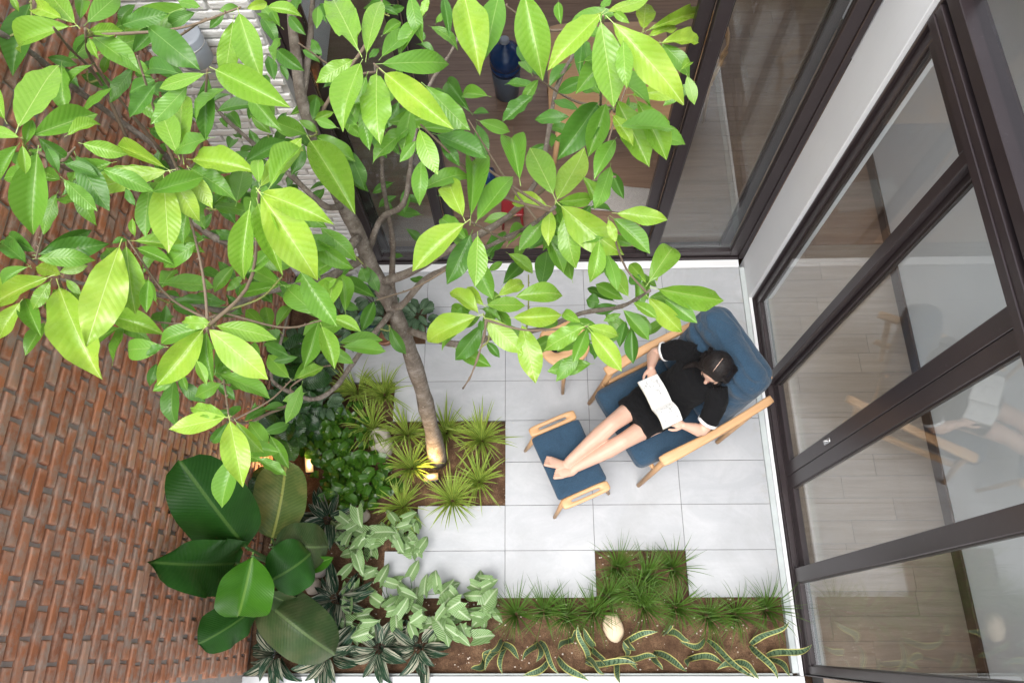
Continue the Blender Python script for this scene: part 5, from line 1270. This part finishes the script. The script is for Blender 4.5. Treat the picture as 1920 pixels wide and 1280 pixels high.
# legs
HR, KR, AR = (.245, .085, .50), (-.160, .012, .598), (-.498, -.048, .500)
HL, KL, AL = (.245, -.085, .49), (-.150, -.112, .565), (-.490, -.100, .478)
def leg(H, K_, A, side):
    H, K_, A = Vector(H), Vector(K_), Vector(A)
    th = [H, H.lerp(K_, .35), H.lerp(K_, .7), K_]; sh = [K_, K_.lerp(A, .3) - Vector((0, 0, .012)), K_.lerp(A, .65) - Vector((0, 0, .006)), A]
    body.tube(th, [.082, .076, .062, .052], 16); body.tube(sh, [.052, .054, .042, .031], 16)
leg(HR, KR, AR, 1); leg(HL, KL, AL, -1)
def foot(A, heel, ball, tip, S):
    A, heel, ball, tip, S = map(Vector, (A, heel, ball, tip, S)); S.normalize()
    body.tube([A, heel.lerp(A, .4), heel], [.031, .032, .026], 12)
    body.tube([heel, heel.lerp(ball, .5) , ball], [(.027, .027), (.033, .025), (.041, .017)], 14, side=S)
    d = (tip - ball).normalized()
    for k in range(5):
        o = (-.030, -.0145, .001, .016, .030)[k]; l = (.044, .043, .039, .033, .027)[k]; r_ = (.0115, .0082, .0078, .0074, .007)[k]
        p = ball + S * o; body.tube([p - d * .01, p + d * l * .55, p + d * l + Vector((0, 0, -.006))], [r_, r_, r_ * .95], 8)
foot(AR, (-.530, -.062, .468), (-.606, -.002, .520), (-.648, .028, .545), (.40, .85, -.30))
foot(AL, (-.515, -.110, .462), (-.580, -.085, .490), (-.620, -.070, .50), (.4, .85, -.1))
bm_ = remesh(body, 'person', M['skin'], .0036, 5)
person = link('person', bm_)
person.location = CH_LOC; person.rotation_euler = (0, 0, CH_ROT)
tag(person, 'barefoot person in a short black dress reclining and reading a book', 'person')
d = MB()
d.tube([(-.030, -.028, .572), (.05, -.018, .562), (.14, -.008, .545), (.23, 0, .525), (.285, 0, .545), (.335, 0, .61), (.385, -.006, .69), (.43, -.012, .765), (.468, -.016, .825), (.486, -.02, .868)],
       [(.152, .082), (.158, .088), (.168, .098), (.176, .108), (.165, .106), (.142, .100), (.150, .104), (.160, .102), (.150, .078), (.075, .062)], 24, side=(0, 1, 0), round_caps=False)
d.tube(curve_pts([(.462, .10, .815), (.425, .175, .775), (.385, .222, .722), (.350, .244, .690)], 6), [.070, .070, .068, .066, .063, .061, .060], 16, round_caps=False)
d.tube(curve_pts([(.462, -.13, .815), (.425, -.205, .775), (.375, -.252, .715), (.335, -.276, .682)], 6), [.070, .070, .068, .066, .063, .061, .060], 16, round_caps=False)
dm = remesh(d, 'dress', M['black'], .006, 5)
nrm_ = [v_.normal.copy() for v_ in dm.vertices]; new_ = []
for vv in dm.vertices:
    co = vv.co.copy(); f = noise.noise(Vector((co.x * 16, co.y * 9, co.z * 16))) + .5 * noise.noise(Vector((co.x * 34 + 4, co.y * 20, co.z * 30)))
    new_ += list(co + nrm_[vv.index] * f * .009)
dm.vertices.foreach_set('co', new_); dm.update()
link('dress', dm, person)
for (a, c_) in (((.356, .2405, .695), (.338, .251, .679)), ((.342, -.272, .688), (.324, -.281, .671))):
    b = MB(); a = Vector(a); c_ = Vector(c_); dd = (c_ - a).normalized()
    b.tube([a - dd * .004, a, a + dd * .016, a + dd * .017, a + dd * .004], [.058, .0635, .0625, .054, .05], 28, round_caps=False); b.obj('cuff', M['cuff'], person)
# hair: cap with the face left open, locks to the shoulder, pale parting
hb = MB()
ell(hb, HC - HF * .014 + HU * .014, (.096, .087, .112), HF, HU, 12)
ell(hb, HC - HF * .050 - HU * .040, (.060, .080, .090), HF, HU, 10)
for s in (-1, 1):
    for k in range(5):
        o = -.06 + .022 * k
        hb.tube(curve_pts([HC + HS * s * .070 + HF * o + HU * .02, HC + HS * s * .082 + HF * (o * .8) - HU * .05, Vector((.49 + o * .4, -.04 + s * .085 + .004 * k, .89)), Vector((.465 + o * .5, -.04 + s * (.080 - .004 * k), .85))], 7), [.016, .019, .021, .021, .020, .018, .014, .008], 8)
hb.tube(curve_pts([HC + HS * -.060 + HF * .052 + HU * .045, HC + HS * -.080 + HF * .045 - HU * .03, Vector((.405, .028, .90)), Vector((.365, .055, .845)), Vector((.345, .06, .81))], 9), [.013, .016, .019, .021, .022, .021, .018, .014, .009, .004], 8)
loose = MB()
for q in range(70):
    r = random.Random(900 + q); a = r.uniform(0, 6.28); s = 1 if sin(a) > 0 else -1
    d0 = HU * cos(r.uniform(.15, .8)) + (HF * cos(a) * .9 + HS * sin(a)) * .55; p0 = HC - HF * .014 + HU * .014 + Vector(d0).normalized() * .098
    p1 = HC - HF * r.uniform(.0, .08) + HS * s * r.uniform(.075, .098) - HU * r.uniform(.0, .06)
    p2 = Vector((.47 + r.uniform(-.06, .05), -.05 + s * r.uniform(.07, .13), r.uniform(.86, .92)))
    loose.tube(curve_pts([p0, p0.lerp(p1, .5) + (p0 - HC).normalized() * .012, p1, p2], 8), [.0022] * 8 + [.0008], 4, round_caps=False)
hair = link('hair', remesh(hb, 'hair', M['hair'], .005, 3), person)
loose.obj('loose_strands', M['hair'], hair)
b = MB(); rows = []
for i in range(13):
    t2 = -.55 + i / 12 * 1.05
    dv = Vector((sin(t2), 0, cos(t2))); p = HC - HF * .014 + HU * .014 + (HF * dv.x * .0955 + HU * dv.z * .1112); wv_ = .0018 * (1 - abs(i - 6) / 7) + .0006
    rows.append([p - HS * (wv_ + .001 * sin(i * 2)), p + HU * .0006, p + HS * wv_])
b.grid(rows); b.obj('hair_parting', plain('scalp', (.40, .27, .21), .6), hair)
eb = MB()
for s in (-1, 1):
    ell(eb, HC + HF * .083 + HS * s * .030 + HU * .004, (.006, .013, .0045), HF, HU, 4)
    eb.tube([HC + HF * .087 + HS * s * .015 + HU * .022, HC + HF * .083 + HS * s * .032 + HU * .026, HC + HF * .072 + HS * s * .046 + HU * .020], [.002, .0026, .0016], 5)
eb.obj('eyes_and_brows', M['hair'], person)
b = MB(); ell(b, HC + HF * .0925 - HU * .052, (.004, .018, .006), HF, HU, 5); b.obj('mouth', plain('lips', (.45, .13, .12), .4), person)

# ------------------------------------------------------------------ the book
def m_paper():
    s = N('printed_page'); uv = s.coord('UV'); x = s.sep(uv)
    c = s.mix(s.noise(6, 4, .6, uv), (.70, .69, .67), (.79, .785, .77))
    blot = s.ramp(s.noise(7, 1, .4, uv), [(.53, (0, 0, 0)), (.58, (1, 1, 1))])
    line = s.ramp(s.noise(20, 4, .7, uv, .8), [(.50, (0, 0, 0)), (.55, (1, 1, 1))])
    inner = s.math('MULTIPLY', s.math('GREATER_THAN', s.math('SUBTRACT', .40, s.math('ABSOLUTE', s.math('SUBTRACT', x[0], .5))), 0), s.math('GREATER_THAN', s.math('SUBTRACT', .40, s.math('ABSOLUTE', s.math('SUBTRACT', x[1], .5))), 0))
    k = s.math('MULTIPLY', s.math('MULTIPLY', blot, line), inner)
    c = s.mix(s.math('MULTIPLY', k, .65), c, (.10, .10, .11))
    return s.done(s.bsdf(c, .75, spec=.25))
M['paper'] = m_paper()
bk = thing('book', 'open paperback with pale printed pages held in the reader\'s hands', 'book', CH_LOC, CH_ROT)
def page(v_end, h, sag, n=10):
    """paper block on one side of the spine, curved"""
    top, bot = [], []
    for i in range(n + 1):
        t = i / n; v = -.066 + (v_end + .066) * t; zz = h * sin(min(1, t * 1.25) * pi * .62) - sag * t * t
        ra, rb = [], []
        for (u, zb) in ((.056, .772), (.128, .748), (.202, .722)):
            ra.append((u + .010 * t * (1 if v_end > 0 else -.4), v, zb + zz + .012)); rb.append((u + .010 * t * (1 if v_end > 0 else -.4), v, zb + zz))
        top.append(ra); bot.append(rb)
    m = MB(); fl = v_end < 0
    m.grid(top, [[(i / n, j / 2) for j in range(3)] for i in range(n + 1)], flip=not fl)
    pg = m.obj('page', M['paper'], bk)
    e = MB()
    e.grid([[a[0] for a in top], [a[0] for a in bot]]); e.grid([[a[2] for a in top], [a[2] for a in bot]]); e.grid([top[-1], bot[-1]])
    e.obj('page_edges', plain('page_edge', (.66, .64, .60), .8, .1, 90), pg)
    m = MB(); m.grid([[(q[0] + (-.002 if j == 0 else .002 if j == 2 else 0), q[1] * 1.015, q[2] - .0015) for j, q in enumerate(r)] for r in bot], flip=fl)
    c_ = m.obj('cover', plain('book_cover', (.55, .54, .45), .5), bk); sd_ = c_.modifiers.new('t', 'SOLIDIFY'); sd_.thickness = .0012
page(.122, .034, .012); page(-.196, .052, .056)

# ------------------------------------------------------------------ garden lamps (lit)
def garden_lamp(label, loc, rotz, tilt, sx, sy, power, target):
    t = thing('garden_lamp', label, 'lamp', loc, rotz, 'lit garden lamps')
    R_ = Matrix.Rotation(tilt, 4, 'X')
    def fx(mb, name, m):
        o = mb.obj(name, m, t); o.matrix_basis = Matrix.Translation((0, 0, .075)) @ R_; return o
    b = MB(); b.rbox((0, 0, -.016), (sx + .005, sy + .005, .016), .006, 4); fx(b, 'housing', M['dark'])
    e = N('warm_led'); em = e.n('ShaderNodeEmission'); em.inputs[0].default_value = (1, .58, .24, 1)
    gx = e.sep(e.coord('UV')); gd = e.math('ADD', e.math('POWER', e.math('SUBTRACT', gx[0], .5), 2.0), e.math('POWER', e.math('SUBTRACT', gx[1], .5), 2.0))
    e.l(e.math('ADD', .35, e.math('MULTIPLY', e.math('POWER', 2.718, e.math('MULTIPLY', gd, -16.0)), 4.0)), em.inputs[1])   # bright diode behind a diffuser
    e.l(em.outputs[0], e.out.inputs[0])
    b = MB(); b.rbox((0, 0, .003), (sx, sy, .0035), .003, 3); fx(b, 'lens', e.m)
    b = MB(); b.tube([(0, 0, -.06), (0, 0, .06)], [.004, .006], 8, round_caps=False); b.obj('stake', M['dark'], t)
    ld = bpy.data.lights.new('lamp_light', 'SPOT'); ld.energy = power; ld.color = (1, .62, .27); ld.spot_size = radians(150); ld.spot_blend = 1.0; ld.shadow_soft_size = .05
    lo = bpy.data.objects.new('lamp_light', ld); COL.objects.link(lo); lo.parent = t
    wl = Vector(loc) + Vector((0, 0, .095)); dq = (Vector(target) - wl)
    lo.matrix_basis = Matrix.Rotation(-rotz, 4, 'Z') @ (Matrix.Translation((0, 0, .095)) @ dq.to_track_quat('-Z', 'Y').to_matrix().to_4x4())
    return t
garden_lamp('lit garden lamp shining on the brick wall beside the broad leaf plant', (-1.372, .285, -.04), radians(100), radians(22), .055, .026, 17, (-1.66, .28, .30))
garden_lamp('lit garden lamp at the foot of the tree trunk', (-.512, .190, -.04), radians(6), radians(-22), .050, .028, 15, (-.47, .42, .5))

# ------------------------------------------------------------------ wall lamp, rear room furniture
wl_ = thing('wall_lamp', 'grey cylinder lamp on the white brick wall behind the branches', 'lamp', (-1.385, 1.80, 2.46))
b = MB(); b.lathe([(.05, -.08), (.072, -.08), (.075, -.075), (.075, .075), (.070, .08), (.05, .08)], 28, (0, -.085, 0)); b.obj('shade', M['lampgrey'], wl_)
b = MB(); b.rbox((0, -.012, 0), (.03, .012, .045), .006, 4); b.obj('bracket', M['lampgrey'], wl_)
b = MB(); b.lathe([(.0755, -.004), (.0765, 0), (.0755, .004)], 28, (0, -.085, .03)); b.obj('rim', M['steel'], wl_)

tb = thing('dining_table', 'oak dining table with rounded corners inside the rear room', 'table', (.80, 3.05, 0))
b = MB(); b.rbox((0, 0, .735), (.46, .50, .014), .012, 10, lambda p, a: (p[0] * (1 - .05 * a[1] ** 6), p[1] * (1 - .05 * a[0] ** 6), p[2])); b.obj('top', M['oak'], tb)
for sx in (-1, 1):
    for sy in (-1, 1):
        b = MB(); b.tube([(sx * .38, sy * .42, .725), (sx * .43, sy * .47, .01)], [.024, .016], 12, round_caps=False); b.obj('leg', M['oak_z'], tb)
b = MB(); b.box(-.38, .38, -.43, -.41, .65, .72); b.box(-.38, .38, .41, .43, .65, .72); b.obj('apron', M['oak'], tb, smooth=False)
def dining_chair(label, x, y, rz):
    t = thing('dining_chair', label, 'chair', (x, y, 0), rz, 'oak dining chairs')
    b = MB(); b.rbox((0, 0, .445), (.21, .21, .016), .014, 10, lambda p, a: (p[0] * (1 - .08 * a[1] ** 4), p[1], p[2] - .008 * (1 - a[0] ** 2) * (1 - a[1] ** 2))); b.obj('seat', M['oak'], t)
    for sx in (-1, 1):
        b = MB(); b.tube([(sx * .17, -.17, .435), (sx * .20, -.20, .01)], [.017, .012], 10, round_caps=False); b.obj('leg', M['oak_z'], t)
        b = MB(); b.tube([(sx * .20, .22, .01), (sx * .185, .18, .44), (sx * .19, .23, .80)], [.013, .017, .013], 10, round_caps=False); b.obj('leg', M['oak_z'], t)
    b = MB(); b.tube(curve_pts([(-.20, .20, .77), (-.12, .255, .79), (0, .275, .79), (.12, .255, .79), (.20, .20, .77)], 12), [(.012, .045)] * 13, 10, side=(0, .2, 0) if False else None); b.obj('backrest', M['oak'], t)
dining_chair('oak dining chair at the right side of the table inside', 1.42, 3.35, radians(-85))
b = MB(); b.lathe([(.09, 0), (.10, .01), (.115, .20), (.122, .30), (.120, .302), (.105, .29)], 28); o = b.obj('waste_bin', M['greyp']); o.location = (.01, 3.52, 0); tag(o, 'grey round bin on the rear room floor under the blue bottle', 'bin')
wb_ = thing('water_bottle', 'big blue water bottle standing on the grey bin in the rear room', 'bottle', (.01, 3.52, .301))
b = MB(); b.lathe([(.085, .0), (.122, .015), (.130, .07), (.122, .075), (.130, .08), (.130, .15), (.112, .21), (.06, .25), (.034, .27), (.034, .30)], 30); b.obj('body', M['bluep'], wb_)
b = MB(); b.lathe([(.038, .298), (.039, .30), (.037, .325), (.02, .327)], 20); b.obj('cap', M['lampgrey'], wb_)
bg_ = MB(); bg_.rbox((0, 0, 0), (.085, .07, .10), .06, 12, lambda p, a: (p[0] * (1 - .25 * max(0, a[2])) + .018 * noise.noise(Vector(p) * 14), p[1] * (1 - .3 * max(0, a[2])) + .018 * noise.noise(Vector(p) * 14 + Vector((5, 0, 0))), p[2] + .02 * noise.noise(Vector(p) * 12)))
bg_.tube(curve_pts([(-.03, 0, .09), (-.045, .0, .15), (-.01, 0, .17), (.03, 0, .10)], 8), [.012] * 9, 6)
o = bg_.obj('plastic_bag', M['bluep']); o.location = (-.15, 2.60, .10); tag(o, 'blue plastic bag on the rear room floor', 'bag')
sb = thing('stool', 'small red plastic stool just inside the rear door', 'stool', (.06, 2.24, 0)); sb.scale = (.62, .62, .8)
b = MB(); b.rbox((0, 0, .255), (.14, .12, .015), .013, 8); b.obj('seat', M['redp'], sb)
for sx in (-1, 1):
    for sy in (-1, 1):
        b = MB(); b.tube([(sx * .105, sy * .085, .25), (sx * .13, sy * .11, .005)], [.018, .015], 8, round_caps=False); b.obj('leg', M['redp'], sb)
b = MB(); b.rbox((0, 0, 0), (.26, .125, .006), .005, 12, lambda p, a: (p[0] + .006 * noise.noise(Vector((p[1] * 9, 1, 2))), p[1] + .008 * noise.noise(Vector((p[0] * 8, 5, 2))), p[2] + .004 * noise.noise(Vector((p[0] * 9, p[1] * 9, 2)))))
o = b.obj('door_mat', M['rug']); o.location = (.93, 2.43, .009); o.rotation_euler = (0, 0, radians(-9)); tag(o, 'pale woven mat on the wood floor inside the rear door', 'mat')
